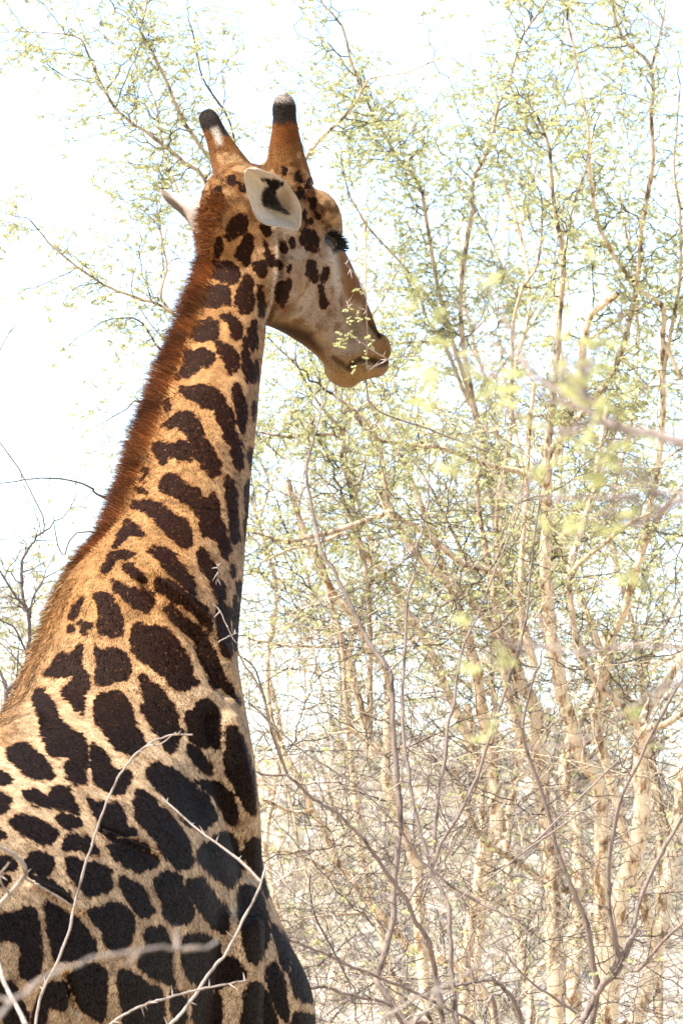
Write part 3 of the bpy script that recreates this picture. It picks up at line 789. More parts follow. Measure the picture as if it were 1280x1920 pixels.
class Shell:
    def __init__(self): self.V, self.F, self.n = [], [], 0
    def loft(self, rings):
        R = np.array(rings)            # (m, k, 3)
        m, k, _ = R.shape
        c0, c1 = R[0].mean(0), R[-1].mean(0)
        V = np.vstack([R.reshape(-1, 3), c0, c1])
        tris = []
        for i in range(m - 1):
            for j in range(k):
                a = i * k + j; b = i * k + (j + 1) % k; c = (i + 1) * k + (j + 1) % k; d = (i + 1) * k + j
                tris += [(a, b, c), (a, c, d)]
        for j in range(k):
            tris.append((m * k, (j + 1) % k, j))
            tris.append((m * k + 1, (m - 1) * k + j, (m - 1) * k + (j + 1) % k))
        self.V.append(V); self.F.append(np.array(tris) + self.n); self.n += len(V)
    def ellipsoid(self, c, ax, ay, az, nu=20, nv=12):
        rings = []
        for i in range(1, nv):
            ph = math.pi * i / nv
            rings.append([c + az * math.cos(ph) + math.sin(ph) * (ax * math.cos(t) + ay * math.sin(t)) for t in np.linspace(0, 2 * np.pi, nu, endpoint=False)])
        self.loft(rings)
    def tube(self, pts, radii, k=20):
        pts = np.asarray(pts, float); T = norm(np.gradient(pts, axis=0))
        ref = np.array([0.31, 0.9, 0.17]); rings = []
        for p, t, r in zip(pts, T, radii):
            n1 = norm(np.cross(t, ref)); n2 = np.cross(t, n1)
            rings.append([p + r * (n1 * math.cos(a) + n2 * math.sin(a)) for a in np.linspace(0, 2 * np.pi, k, endpoint=False)])
        self.loft(rings)

def superell(t, e):
    c, s = math.cos(t), math.sin(t)
    return abs(c) ** e * (1 if c >= 0 else -1), abs(s) ** e * (1 if s >= 0 else -1)

sh_ = Shell()
NECK = [  # left px, right px, depth, half thickness across the view
    ((404, 425), (500, 455), 12.13, .085), ((384, 500), (502, 535), 12.08, .105), ((352, 600), (497, 632), 11.98, .11),
    ((318, 690), (487, 722), 11.88, .12), ((288, 765), (480, 803), 11.78, .13), ((258, 850), (470, 892), 11.66, .145),
    ((228, 940), (464, 988), 11.54, .165), ((190, 1030), (458, 1085), 11.42, .19), ((128, 1095), (448, 1165), 11.32, .22),
    ((92, 1150), (443, 1240), 11.25, .27), ((60, 1235), (457, 1320), 11.2, .31), ((12, 1345), (473, 1400), 11.15, .35),
    ((-40, 1440), (486, 1510), 11.1, .38), ((-90, 1550), (496, 1640), 11.1, .41), ((-130, 1670), (540, 1755), 11.1, .43),
    ((-150, 1790), (584, 1855), 11.1, .44), ((-155, 1920), (592, 1955), 11.12, .44), ((-150, 2080), (588, 2080), 11.15, .43),
    ((-100, 2220), (540, 2200), 11.2, .38), ((0, 2330), (430, 2300), 11.25, .25)]
def neck_frames():
    Lp = np.array([P(*l, d) for l, r, d, b in NECK]); Rp = np.array([P(*r, d) for l, r, d, b in NECK])
    n = 90
    Lc, Rc = catmull(Lp, n), catmull(Rp, n)
    bb = catmull(np.array([[b, 0, 0] for *_, b in NECK]), n)[:, 0]
    C = (Lc + Rc) / 2; Aa = (Rc - Lc) / 2
    ax = norm(np.gradient(C, axis=0))
    Bv = norm(np.cross(ax, Aa))
    Bv *= np.sign(Bv @ cF)[:, None]
    return C, Aa, Bv * bb[:, None], ax
NC, NA_, NB, NAX = neck_frames()
rings = []
for c, a, b in zip(NC, NA_, NB):
    rr = []
    for th in np.linspace(0, 2 * np.pi, 48, endpoint=False):
        x, y = superell(th, 0.92)
        rr.append(c + a * x + b * y)
    rings.append(rr)
sh_.loft(rings)

# torso towards the rump, nearer to the camera and out of the frame at left
BH = math.radians(65)
fwd = np.array([math.cos(BH), math.sin(BH), 0]); latr = np.array([math.sin(BH), -math.cos(BH), 0]); upv = np.array([0, 0, 1.0])
S0 = np.array([-0.56, 11.02, 0])
tors = [(-0.05, 2.95, 1.75, .33), (.15, 2.93, 1.68, .40), (.4, 2.84, 1.64, .45), (.8, 2.70, 1.66, .48), (1.2, 2.60, 1.72, .45), (1.55, 2.50, 1.84, .38), (1.78, 2.32, 2.0, .24), (1.86, 2.2, 2.08, .1)]
tv = catmull(np.array([[s, zt, zb] for s, zt, zb, w in tors]), 30); tw = catmull(np.array([[w, 0, 0] for *_, w in tors]), 30)[:, 0]
rings = []
for (s, zt, zb), w in zip(tv, tw):
    c = S0 - fwd * s + upv * (zt + zb) / 2
    rings.append([c + latr * w * superell(th, .95)[0] + upv * (zt - zb) / 2 * superell(th, .95)[1] for th in np.linspace(0, 2 * np.pi, 40, endpoint=False)])
sh_.loft(rings)
# legs
for s, side in ((0.12, 1), (0.16, -1)):
    b0 = S0 - fwd * s + latr * side * 0.25
    sh_.tube([b0 + upv * z + fwd * f for z, f in ((2.35, 0), (1.95, .02), (1.6, .0), (1.3, .01), (0.98, .03), (0.85, .02), (.5, 0), (.25, 0), (.14, .02), (0.0, .04))],
             [.20, .19, .13, .10, .085, .07, .052, .065, .06, .09])
for s, side in ((1.45, 1), (1.38, -1)):
    b0 = S0 - fwd * s + latr * side * 0.22
    sh_.tube([b0 + upv * z + fwd * f for z, f in ((2.2, -.05), (1.9, .02), (1.65, .08), (1.35, 0), (1.0, -.14), (.85, -.14), (.5, -.08), (.25, -.06), (.14, -.03), (0.0, 0))],
             [.24, .22, .17, .11, .085, .07, .052, .062, .06, .09])
tb = S0 - fwd * 1.8 + upv * 2.3
sh_.tube([tb, tb - fwd * .12 - upv * .1, tb - fwd * .14 - upv * .5, tb - fwd * .13 - upv * .9], [.06, .04, .022, .012], 10)

# head
HS = [(-.07, -.03, -.12, .03), (-.04, .012, -.17, .062), (.02, .055, -.22, .094), (.10, .085, -.25, .118), (.18, .098, -.275, .116), (.25, .092, -.278, .112),
      (.31, .092, -.255, .104), (.37, .092, -.225, .094), (.44, .078, -.20, .084), (.52, .052, -.180, .075), (.59, .026, -.176, .070), (.65, .000, -.180, .064), (.69, -.018, -.130, .054), (.72, -.030, -.092, .040), (.740, -.045, -.072, .020)]
hv = catmull(np.array([[x, a, b] for x, a, b, w in HS]), 50); hw = catmull(np.array([[w, 0, 0] for *_, w in HS]), 50)[:, 0]
rings = []
for (x, zt, zb), w in zip(hv, hw):
    rr = []
    for th in np.linspace(0, 2 * np.pi, 40, endpoint=False):
        cx, cz = superell(th, .88)
        zz = (zt + zb) / 2 + (zt - zb) / 2 * cz
        ww = w * (1.0 if cz > -0.2 else 1.0 - 0.32 * (-cz - 0.2))
        rr.append(H(x, ww * cx, zz))
    rings.append(rr)
sh_.loft(rings)
def hell(x, y, z, rx, ry, rz, tilt=0.0):
    a = HA * math.cos(tilt) + HD * math.sin(tilt); d = -HA * math.sin(tilt) + HD * math.cos(tilt)
    sh_.ellipsoid(H(x, y, z), a * rx, HR * ry, d * rz)
for s in (-1, 1):
    hell(.240, s * .080, .068, .078, .052, .044, -.42)       # brow
    hell(.20, s * .085, -.15, .10, .045, .11)                # cheek muscle
    hell(.31, s * .075, -.02, .07, .035, .035, -.5)          # cheek bone
    hell(.670, s * .034, -.022, .040, .026, .026, -.5)             # nostril wing
hell(.15, 0, .080, .11, .092, .050, -.1)                     # forehead dome
hell(.708, 0, -.050, .036, .043, .030, -.5)                 # upper lip
hell(.640, 0, -.142, .042, .046, .046, -.15)                  # lower lip and chin
hell(.61, 0, -.168, .045, .040, .026, -.2)
for s, dx, lean, ln in ((-1, 0, .03, .185), (1, 0, .065, .172)):  # ossicones
    base = H(.045, s * .102, .05)
    dirv = norm(-HA * .80 + HD * .60 - HR * s * lean * 6)
    pts = [base + dirv * q for q in np.array([-.04, 0, .05, .085, .12, .15, ln - .01, ln + .018, ln + .03])]
    sh_.tube(pts, [.075, .060, .047, .040, .034, .031, .033, .027, .012], 24)

src = bpy.data.meshes.new("giraffe_src")
src.from_pydata(np.concatenate(sh_.V).tolist(), [], np.concatenate(sh_.F).tolist())
bm = bmesh.new(); bm.from_mesh(src); bmesh.ops.recalc_face_normals(bm, faces=bm.faces); bm.to_mesh(src); bm.free()
tmp = bpy.data.objects.new("giraffe_src", src); col.objects.link(tmp)
md = tmp.modifiers.new("r", 'REMESH'); md.mode = 'VOXEL'; md.voxel_size = 0.0065; md.adaptivity = 0
dg = bpy.context.evaluated_depsgraph_get()
body_me = bpy.data.meshes.new_from_object(tmp.evaluated_get(dg))
bpy.data.objects.remove(tmp); bpy.data.meshes.remove(src)
nv = len(body_me.vertices)
BV = np.empty(nv * 3, np.float32); body_me.vertices.foreach_get("co", BV); BV = BV.reshape(-1, 3).astype(float)
ed = np.empty(len(body_me.edges) * 2, np.int32); body_me.edges.foreach_get("vertices", ed); ed = ed.reshape(-1, 2)
deg = np.bincount(ed.ravel(), minlength=nv).astype(float)
def smooth(V, it, lam, w=None):
    for _ in range(it):
        acc = np.stack([np.bincount(ed[:, 0], V[ed[:, 1], k], nv) + np.bincount(ed[:, 1], V[ed[:, 0], k], nv) for k in range(3)], 1)
        dl = (acc / deg[:, None] - V) * lam
        V = V + (dl if w is None else dl * w[:, None])
    return V
def is_head(V):
    q = V - HO
    return q @ HA, -(q @ HR), q @ HD
hx, hy, hz = is_head(BV)
on_head = (hx > .08) & (BV[:, 2] > 3.4)
BV = smooth(BV, 14, .5, np.where(on_head, .35, 1.0))
# extra blending where neck meets head and torso
u_, v_, d_ = to_px(BV)
blend = np.exp(-((v_ - 1750) / 260) ** 2) * 1.0 * (u_ < 480) + np.clip(1 - np.hypot((u_ - 440) / 90, (v_ - 480) / 120), 0, 1)
BV = smooth(BV, 40, .5, np.clip(blend, 0, 1))
body_me.vertices.foreach_set("co", BV.astype(np.float32).ravel()); body_me.update()
def vnormals():
    n = np.empty(nv * 3, np.float32); body_me.vertices.foreach_get("normal", n); return n.reshape(-1, 3).astype(float)
BN = vnormals()

# relief strokes on the camera-facing skin: folds, muscle lines, mouth, nostril
def R1(l): return np.array(l, float) / 2.56 + np.array([280, 140])
def R3(l): return np.array(l, float) / 2.783 + np.array([40, 860])
def R4(l): return np.array(l, float) / 2.0 + np.array([0, 1320])
def R8(l): return np.array(l, float) / 4.0 + np.array([440, 260])
STROKES = [
    (R1([(600, 735), (620, 850), (612, 950), (592, 1060), (566, 1150), (552, 1205)]), 4.5, .010),
    (R1([(618, 770), (636, 860), (628, 960), (606, 1070), (582, 1150), (560, 1200)]), 6, -.012),
    (R1([(590, 1100), (600, 1150), (570, 1200)]), 4, .006),
    (R8([(1170, 1680), (1090, 1690), (1020, 1660), (950, 1655), (880, 1690)]), 5, -.018),
    (R8([(860, 1730), (800, 1680), (740, 1640)]), 4, -.008),
    (R8([(1010, 1370), (1045, 1430), (1080, 1480)]), 4, -.012),
    (R1([(870, 800), (890, 900), (905, 1010)]), 9, .006),
    (R1([(700, 1190), (800, 1260), (860, 1340)]), 7, -.008),
    (R1([(860, 760), (905, 745), (940, 770)]), 7, .008),
    (R3([(690, 600), (760, 680), (860, 760), (960, 860), (1040, 1010), (1110, 1190)]), 9, .012),
    (R3([(650, 640), (740, 740), (840, 850), (940, 950), (1010, 1080), (1090, 1220)]), 12, -.014),
    (R3([(420, 600), (540, 520), (640, 540)]), 12, -.010),
    (R3([(640, 520), (760, 600), (860, 700)]), 12, .010),
    (R4([(860, 60), (900, 240), (960, 420), (985, 600)]), 14, .012),
    (R4([(800, 60), (830, 260), (890, 460), (960, 640)]), 14, -.014),
    (R4([(400, 480), (500, 520), (590, 570)]), 5, .008),
    (R4([(380, 465), (480, 505), (580, 550)]), 5, -.008),
    (R4([(730, 300), (800, 520), (850, 760), (840, 980), (820, 1200)]), 26, -.009),
    (R4([(120, 680), (220, 720), (300, 780)]), 8, .008),
    (R4([(250, 1020), (270, 1090), (290, 1150)]), 5, -.012),
    (R4([(0, 130), (60, 90), (140, 60)]), 12, .012),
]
u_, v_, d_ = to_px(BV)
view = norm(BV - CAM)
face = np.clip(-(BN * view).sum(1) * 2.5, 0, 1)
disp = np.zeros(nv); px2 = np.stack([u_, v_], 1)
for line, wd, amp in STROKES:
    if line[:, 1].mean() > 900: amp = amp * 1.9
    lo, hi = line.min(0) - 4 * wd, line.max(0) + 4 * wd
    m = np.where((u_ > lo[0]) & (u_ < hi[0]) & (v_ > lo[1]) & (v_ < hi[1]))[0]
    if len(m): disp[m] += amp * np.exp(-(line_dist(px2[m], line) / wd) ** 2)
BV = BV + BN * (disp * face)[:, None]
# soft uneven muscle relief
lown = (np.sin(BV @ np.array([9, 4, 7]) + 1) + np.sin(BV @ np.array([-6, 8, 11]) + 2) + np.sin(BV @ np.array([13, -9, 5]))) / 3
BV = BV + BN * (lown * .004 * (~on_head))[:, None]
body_me.vertices.foreach_set("co", BV.astype(np.float32).ravel()); body_me.update()
BN = vnormals()
u_, v_, d_ = to_px(BV); px2 = np.stack([u_, v_], 1)
view = norm(BV - CAM); facing = -(BN * view).sum(1)

def vnoise(V, scale, seed):
    h = np.random.default_rng(seed).random((64, 64, 64))
    q = V * scale; i = np.floor(q).astype(int); f = q - i; f = f * f * (3 - 2 * f); i = i % 64; j = (i + 1) % 64
    def L(a, b, t): return a * (1 - t) + b * t
    x0 = L(L(h[i[:, 0], i[:, 1], i[:, 2]], h[j[:, 0], i[:, 1], i[:, 2]], f[:, 0]), L(h[i[:, 0], j[:, 1], i[:, 2]], h[j[:, 0], j[:, 1], i[:, 2]], f[:, 0]), f[:, 1])
    x1 = L(L(h[i[:, 0], i[:, 1], j[:, 2]], h[j[:, 0], i[:, 1], j[:, 2]], f[:, 0]), L(h[i[:, 0], j[:, 1], j[:, 2]], h[j[:, 0], j[:, 1], j[:, 2]], f[:, 0]), f[:, 1])
    return L(x0, x1, f[:, 2]) - .5
# ---- coat pattern: near side traced, far side and hidden parts an irregular cell pattern
polys = all_spots()
def cell_sdf(V):
    g = np.random.default_rng(5)
    lo, hi = V.min(0) - .2, V.max(0) + .2
    cell = 0.17
    dims = np.ceil((hi - lo) / cell).astype(int)
    seeds = g.random((*dims, 3)) * .8 + .1
    idx = ((V - lo) / cell).astype(int)
    f1 = np.full(len(V), 9.0); f2 = np.full(len(V), 9.0)
    for dx in (-1, 0, 1):
        for dy in (-1, 0, 1):
            for dz in (-1, 0, 1):
                j = np.clip(idx + np.array([dx, dy, dz]), 0, dims - 1)
                s = lo + (j + seeds[j[:, 0], j[:, 1], j[:, 2]]) * cell
                dd = np.linalg.norm(V - s, axis=1)
                nf1 = np.minimum(f1, dd); f2 = np.minimum(np.maximum(f1, dd), f2); f1 = nf1
    return (0.032 - (f2 - f1)) * 350
def spot_value(pts, V, facing):
    s = union_sdf(pts, polys)
    hid = (facing < -0.02) | (pts[:, 1] > 1935) | (pts[:, 0] < -12)
    k = np.where(hid)[0]
    if len(k): s[k] = np.clip(cell_sdf(V[k]), -40, 40)
    return s
SPOT = spot_value(px2, BV, facing)
SPOT = SPOT - np.interp(v_, [450, 1000, 1250, 1900], [2.6, 2.6, 2.4, 2.2])
SPOT = SPOT + vnoise(BV, 55, 1) * 8 + vnoise(BV, 110, 2) * 5
hx, hy, hz = is_head(BV)
ON_HEAD = ((hx > -.06) & (v_ < 730)) | (v_ < 325)
far_head = ON_HEAD & (facing < -0.02)
SPOT[far_head] = np.maximum(SPOT[far_head] + 8, 2)
SPOT[v_ < 306] = 40

COAT = np.tile(np.array([.235, .122, .046]), (nv, 1))
def lerp_to(mask, c):
    global COAT
    COAT = COAT * (1 - mask[:, None]) + np.array(c) * mask[:, None]
def soft(poly, w):
    lo, hi = poly.min(0) - w, poly.max(0) + w
    m = np.zeros(nv)
    k = np.where((u_ > lo[0]) & (u_ < hi[0]) & (v_ > lo[1]) & (v_ < hi[1]) & (facing > -.3))[0]
    if len(k):
        s = poly_sdf(px2[k], poly); m[k] = np.clip(.5 - s / w / 2, 0, 1)
    return m
# coat tone with shading in it: greyer throat side, creamier lit shoulder
mid = np.interp(v_, [450, 640, 900, 1100, 1400, 1900], [440, 420, 370, 330, 250, 250])
lerp_to(np.clip((u_ - mid) / 110, 0, 1) * .8 * (v_ > 430), (.275, .190, .114))
lerp_to(np.clip((v_ - 1150) / 300, 0, 1) * .7, (.440, .315, .190))
lerp_to(np.clip((60 - (u_ - np.interp(v_, [450, 640, 900, 1100, 1350], [395, 325, 235, 110, 0]))) / 60, 0, 1) * .6 * (v_ < 1400), (.165, .062, .014))
COAT = .94 * COAT * (1 + .55 * vnoise(BV, 22, 11) + .75 * vnoise(BV, 75, 12))[:, None]
# head regions
hm = ON_HEAD.astype(float)
lerp_to(hm * np.clip((u_ - 480) / 40, 0, 1) * .8, (0.206, 0.128, 0.066))
lerp_to(soft(R1([(600, 770), (720, 790), (850, 810), (880, 860), (910, 1000), (920, 1100), (1000, 1230), (1040, 1300), (1000, 1420), (900, 1400), (800, 1250), (700, 1170), (600, 1140), (595, 950)]), 16) * .85, (0.214, 0.169, 0.128))
lerp_to(soft(R1([(850, 790), (885, 800), (900, 900), (920, 1050), (905, 1110), (880, 1000), (860, 880)]), 8), (0.280, 0.247, 0.214))
lerp_to(soft(R1([(820, 770), (890, 750), (930, 760), (880, 800), (840, 830)]), 9) * .6, (0.185, 0.165, 0.148))
lerp_to(soft(R1([(640, 1080), (760, 1060), (830, 1120), (800, 1200), (700, 1170), (640, 1140)]), 14) * .6, (0.247, 0.206, 0.165))
lerp_to(soft(R1([(540, 1170), (640, 1180), (760, 1220), (840, 1330), (860, 1400), (780, 1340), (660, 1280), (540, 1230)]), 9) * .9, (0.082, 0.043, 0.016))  # jaw underside darkened, its shade put into the coat colour
lerp_to(soft(R1([(905, 840), (940, 860), (1010, 950), (1070, 1060), (1110, 1120), (1130, 1250), (1060, 1200), (1030, 1110), (950, 1060), (925, 950)]), 8) * .95, (0.107, 0.049, 0.014))  # orange-brown nose bridge, deepened in colour for its unlit side
lerp_to(soft(R1([(1030, 1130), (1100, 1100), (1130, 1240), (1090, 1270), (1040, 1190)]), 8), (0.041, 0.027, 0.019))
lerp_to(soft(R1([(860, 1150), (1000, 1200), (1050, 1290), (1000, 1400), (920, 1350)]), 20) * .6, (0.173, 0.139, 0.107))
lerp_to(soft(R1([(1060, 1220), (1140, 1250), (1180, 1370), (1110, 1410), (1070, 1330)]), 8), (0.148, 0.078, 0.027))
lerp_to(soft(R1([(880, 1380), (960, 1350), (1050, 1330), (1120, 1390), (1080, 1480), (1000, 1510), (900, 1470)]), 10), (0.173, 0.102, 0.039))
lerp_to(soft(R1([(1080, 1350), (1110, 1370), (1100, 1400), (1060, 1370)]), 5), (0.025, 0.012, 0.008))  # gap between the lips, painted as dark shade
blot = np.clip((vnoise(BV, 34, 21) + .6 * vnoise(BV, 75, 22)) * 4 - .35, 0, 1) * hm * (u_ > 490) * (v_ < 640)
lerp_to(blot * .75, (.095, .047, .019))
blot = np.clip((vnoise(BV, 24, 23) + .6 * vnoise(BV, 60, 24)) * 5 - .1, 0, 1) * (v_ < 430) * (v_ > 285)
lerp_to(blot * .8, (.055, .023, .008))
def streak(line, wd, c, k=1.0):
    lo, hi = line.min(0) - 4 * wd, line.max(0) + 4 * wd
    m = np.zeros(nv); q = np.where((u_ > lo[0]) & (u_ < hi[0]) & (v_ > lo[1]) & (v_ < hi[1]) & (facing > -.3))[0]
    if len(q): m[q] = np.clip(1.6 - line_dist(px2[q], line) / wd, 0, 1)
    lerp_to(m * k, c)
streak(R8([(1020, 1385), (1050, 1430), (1085, 1480)]), 4.5, (.012, .007, .005))  # nostril slit darkened with painted shade
streak(R8([(1150, 1668), (1085, 1690), (1020, 1660), (950, 1655), (880, 1690), (850, 1720)]), 3.5, (.03, .016, .009), .9)  # mouth line: shade between the lips painted in
streak(R8([(860, 1730), (800, 1690), (735, 1640)]), 4, (.045, .024, .012), .8)  # crease at the mouth corner, shade put into the colour
for k_ in range(5):
    streak(R8([(800 + 34 * k_, 1290 + 10 * k_), (850 + 36 * k_, 1370 + 16 * k_), (900 + 38 * k_, 1480 + 10 * k_)]), 3, (.10, .07, .045), .5)  # muzzle creases drawn as dark lines of painted shade
streak(R1([(600, 735), (618, 850), (612, 950), (592, 1060), (566, 1150), (552, 1205)]), 4, (.27, .215, .16), .85)
streak(R1([(632, 800), (640, 880), (632, 960), (610, 1070), (586, 1150), (566, 1200)]), 4.5, (.075, .045, .025), .7)  # crease beside the skin fold darkened, painted shade
lerp_to(soft(R1([(610, 725), (680, 700), (722, 640), (722, 720), (690, 775), (650, 770)]), 6) * .9, (.32, .26, .19))
lerp_to(soft(R1([(565, 1195), (660, 1200), (770, 1240), (830, 1320), (800, 1320), (690, 1262), (590, 1222)]), 6) * .9, (.030, .015, .007))  # darker stripe of painted shade under the jaw
lerp_to(soft(R1([(920, 870), (945, 880), (1010, 980), (1060, 1080), (1100, 1140), (1120, 1230), (1060, 1190), (1030, 1100), (950, 1050), (930, 950)]), 7) * .85, (.125, .052, .014))  # nose bridge again: own orange-brown plus painted shade
lerp_to(soft(R1([(640, 1100), (690, 1090), (720, 1130), (660, 1170), (600, 1170)]), 8) * .8, (.085, .042, .016))
lerp_to(soft(R1([(700, 900), (745, 910), (750, 1010), (720, 1060), (690, 1000)]), 9) * .55, (.17, .085, .038))
lerp_to(soft(R1([(860, 1020), (900, 1030), (900, 1130), (870, 1130)]), 7) * .6, (.16, .085, .042))
lerp_to(soft(R1([(820, 1150), (860, 1180), (850, 1230), (810, 1200)]), 7) * .6, (.13, .085, .05))
streak(R1([(872, 775), (885, 810), (895, 838)]), 6, (.012, .009, .007))
# crown, ossicones
lerp_to(hm * np.clip((345 - v_) / 30, 0, 1), (.120, .052, .016))
lerp_to(hm * np.clip((292 - v_) / 30, 0, 1), (.105, .036, .009))
tipcut = np.where(u_ < 460, 252 + (u_ - 400) * .25, 236) + 12 * vnoise(BV, 90, 31)
lerp_to(hm * np.clip((tipcut - v_) / 7, 0, 1), (.018, .014, .012))
tipcap = np.where(u_ < 460, 206 + (u_ - 400) * .2, 196)
lerp_to(hm * np.clip((tipcap - v_) / 8, 0, 1) * .9, (.20, .17, .145))
lerp_to(soft(R1([(295, 262), (325, 250), (345, 290), (350, 335), (330, 345)]), 4) * .9, (.32, .27, .22))
lerp_to(soft(R1([(430, 440), (520, 432), (560, 440), (520, 452), (470, 452)]), 5) * .9, (.03, .02, .015))
blot = np.clip((vnoise(BV, 30, 33) + .8 * vnoise(BV, 70, 34)) * 5 + .1, 0, 1) * ((v_ < 425) & (v_ > 270) & (u_ < 620))
lerp_to(blot * .7, (.060, .024, .008))
lite = np.clip((vnoise(BV, 36, 35) + .6 * vnoise(BV, 80, 36)) * 5 - .4, 0, 1) * ((v_ < 425) & (v_ > 285) & (u_ < 640))
lerp_to(lite * .6, (.30, .18, .085))
DARK = np.clip((v_ - 1150) / 250, 0, 1)
SPC = np.array([.0120, .0038, .0013]) * (1 - DARK[:, None]) + np.array([.0078, .0043, .0028]) * DARK[:, None]
SPC[ON_HEAD & (u_ > 500)] = (.011, .0042, .0018)
FLK = (1 - DARK * .65)

g = tag(empty("giraffe", S0 - fwd * .7), "tall giraffe seen from behind its right shoulder, head in profile browsing at the thorn tree", "giraffe")
m, nt, b = new_mat("giraffe_coat")
at_c = nd(nt, "ShaderNodeAttribute", attribute_name="coat"); at_s = nd(nt, "ShaderNodeAttribute", attribute_name="spot"); at_k = nd(nt, "ShaderNodeAttribute", attribute_name="spot_colour"); at_f = nd(nt, "ShaderNodeAttribute", attribute_name="fleck")
tc = nd(nt, "ShaderNodeTexCoord")
n_hair = noise(nt, tc.outputs["Object"], 260, 3, .65)
n_edge = noise(nt, tc.outputs["Object"], 90, 3, .7)
n_mid = noise(nt, tc.outputs["Object"], 14, 4, .6)
def mth(op, a, b_=None, c_=None, clamp=False):
    n = nd(nt, "ShaderNodeMath", operation=op); n.use_clamp = clamp
    for i, x in enumerate((a, b_, c_)):
        if x is None: continue
        if isinstance(x, (int, float)): n.inputs[i].default_value = x
        else: nt.links.new(x, n.inputs[i])
    return n.outputs[0]
s1 = mth('MULTIPLY_ADD', mth('SUBTRACT', n_edge.outputs["Fac"], .5), 13.0, at_s.outputs["Fac"])
s1 = mth('MULTIPLY_ADD', mth('SUBTRACT', n_hair.outputs["Fac"], .5), 6.0, s1)
spotmask = mth('MULTIPLY_ADD', s1, -.28, .5, clamp=True)
fringe = mth('MULTIPLY_ADD', s1, -.14, .8, clamp=True)
def mixc(f, a, b_, mode='MIX'):
    x = nd(nt, "ShaderNodeMix", data_type='RGBA', blend_type=mode)
    for i, y in ((0, f), (6, a), (7, b_)):
        if isinstance(y, (int, float)): x.inputs[i].default_value = y
        elif isinstance(y, tuple): x.inputs[i].default_value = (*y, 1)
        else: nt.links.new(y, x.inputs[i])
    return x.outputs[2]
rv = ramp(nt, [(.30, (.62, .55, .48)), (.5, (1, 1, 1)), (.72, (1.25, 1.2, 1.1))])
nt.links.new(n_mid.outputs["Fac"], rv.inputs[0])
rh = ramp(nt, [(.33, (.74, .70, .66)), (.5, (.98, .97, .95)), (.68, (1.2, 1.2, 1.2))])
nt.links.new(n_hair.outputs["Fac"], rh.inputs[0])
base = mixc(.6, at_c.outputs["Color"], rv.outputs[0], 'MULTIPLY')
base = mixc(.45, base, rh.outputs[0], 'MULTIPLY')
base = mixc(mth('MULTIPLY', fringe, .55), base, (.20, .075, .02))
fl = mth('MULTIPLY', mth('MULTIPLY_ADD', n_edge.outputs["Fac"], 9.0, -5.4, clamp=True), at_f.outputs["Fac"])
spc = mixc(mth('MULTIPLY', fl, .55), at_k.outputs["Color"], (.17, .065, .018))
spc = mixc(.5, spc, rh.outputs[0], 'MULTIPLY')
cc_ = mixc(spotmask, base, spc)
nt.links.new(cc_, b.inputs["Base Color"])
b.inputs["Roughness"].default_value = .62
b.inputs["Specular IOR Level"].default_value = .05
bp = nd(nt, "ShaderNodeBump"); bp.inputs["Strength"].default_value = .55; bp.inputs["Distance"].default_value = .004
nt.links.new(n_hair.outputs["Fac"], bp.inputs["Height"]); nt.links.new(bp.outputs[0], b.inputs["Normal"])
M["coat"] = m

for an, typ, arr in (("coat", 'FLOAT_COLOR', np.c_[COAT, np.ones(nv)]), ("spot_colour", 'FLOAT_COLOR', np.c_[SPC, np.ones(nv)]), ("spot", 'FLOAT', SPOT), ("fleck", 'FLOAT', FLK)):
    a = body_me.attributes.new(an, typ, 'POINT')
    a.data.foreach_set("color" if typ == 'FLOAT_COLOR' else "value", np.asarray(arr, np.float32).ravel())
body_me.materials.clear(); body_me.materials.append(M["coat"])
body_me.polygons.foreach_set("use_smooth", np.ones(len(body_me.polygons), bool))
gl = np.array(g.location)
body_me.vertices.foreach_set("co", (BV - gl).astype(np.float32).ravel()); body_me.update()
body_me.name = "body"
body = bpy.data.objects.new("body", body_me); col.objects.link(body); body.parent = g

# ---- hair material: colour from a point attribute
def attr_mat(name, rough=.55, sheen=0.0, spec=.3):
    m, nt, b = new_mat(name)
    a = nd(nt, "ShaderNodeAttribute", attribute_name="colour")
    nt.links.new(a.outputs["Color"], b.inputs["Base Color"])
    b.inputs["Roughness"].default_value = rough
    b.inputs["Specular IOR Level"].default_value = spec
    return m
M["hair"] = attr_mat("hair"); M["fur"] = attr_mat("fur", .6, 0, .04)

# ---- short fur all over head, neck and shoulder
tri = []
me = body_me
nl = np.empty(len(me.polygons), np.int32); me.polygons.foreach_get("loop_total", nl)
ls_ = np.empty(len(me.polygons), np.int32); me.polygons.foreach_get("loop_start", ls_)
li = np.empty(len(me.loops), np.int32); me.loops.foreach_get("vertex_index", li)
q = np.where(nl == 4)[0]
Q = np.stack([li[ls_[q] + k] for k in range(4)], 1)
QC = BV[Q].mean(1); QN = norm(BN[Q].mean(1))
qu, qv, qd = to_px(QC)
qf = -(QN * norm(QC - CAM)).sum(1)
area = np.linalg.norm(np.cross(BV[Q[:, 2]] - BV[Q[:, 0]], BV[Q[:, 3]] - BV[Q[:, 1]]), axis=1) / 2
w = area * ((qv < 2000) & (qu > -60)) * np.where(qf > -.15, 1.0, .15)
N_FUR = 290000
pick = rng.choice(len(Q), N_FUR, p=w / w.sum())
bc = rng.random((N_FUR, 2))
QV = BV[Q[pick]]
pos = ((QV[:, 0] * (1 - bc[:, :1]) + QV[:, 1] * bc[:, :1]) * (1 - bc[:, 1:]) + (QV[:, 3] * (1 - bc[:, :1]) + QV[:, 2] * bc[:, :1]) * bc[:, 1:])
fn = QN[pick]
pu, pv, pd = to_px(pos)
fs = SPOT[Q[pick]].mean(1); fc = COAT[Q[pick]].mean(1); fk = SPC[Q[pick]].mean(1)
headf = ON_HEAD[Q[pick][:, 0]]
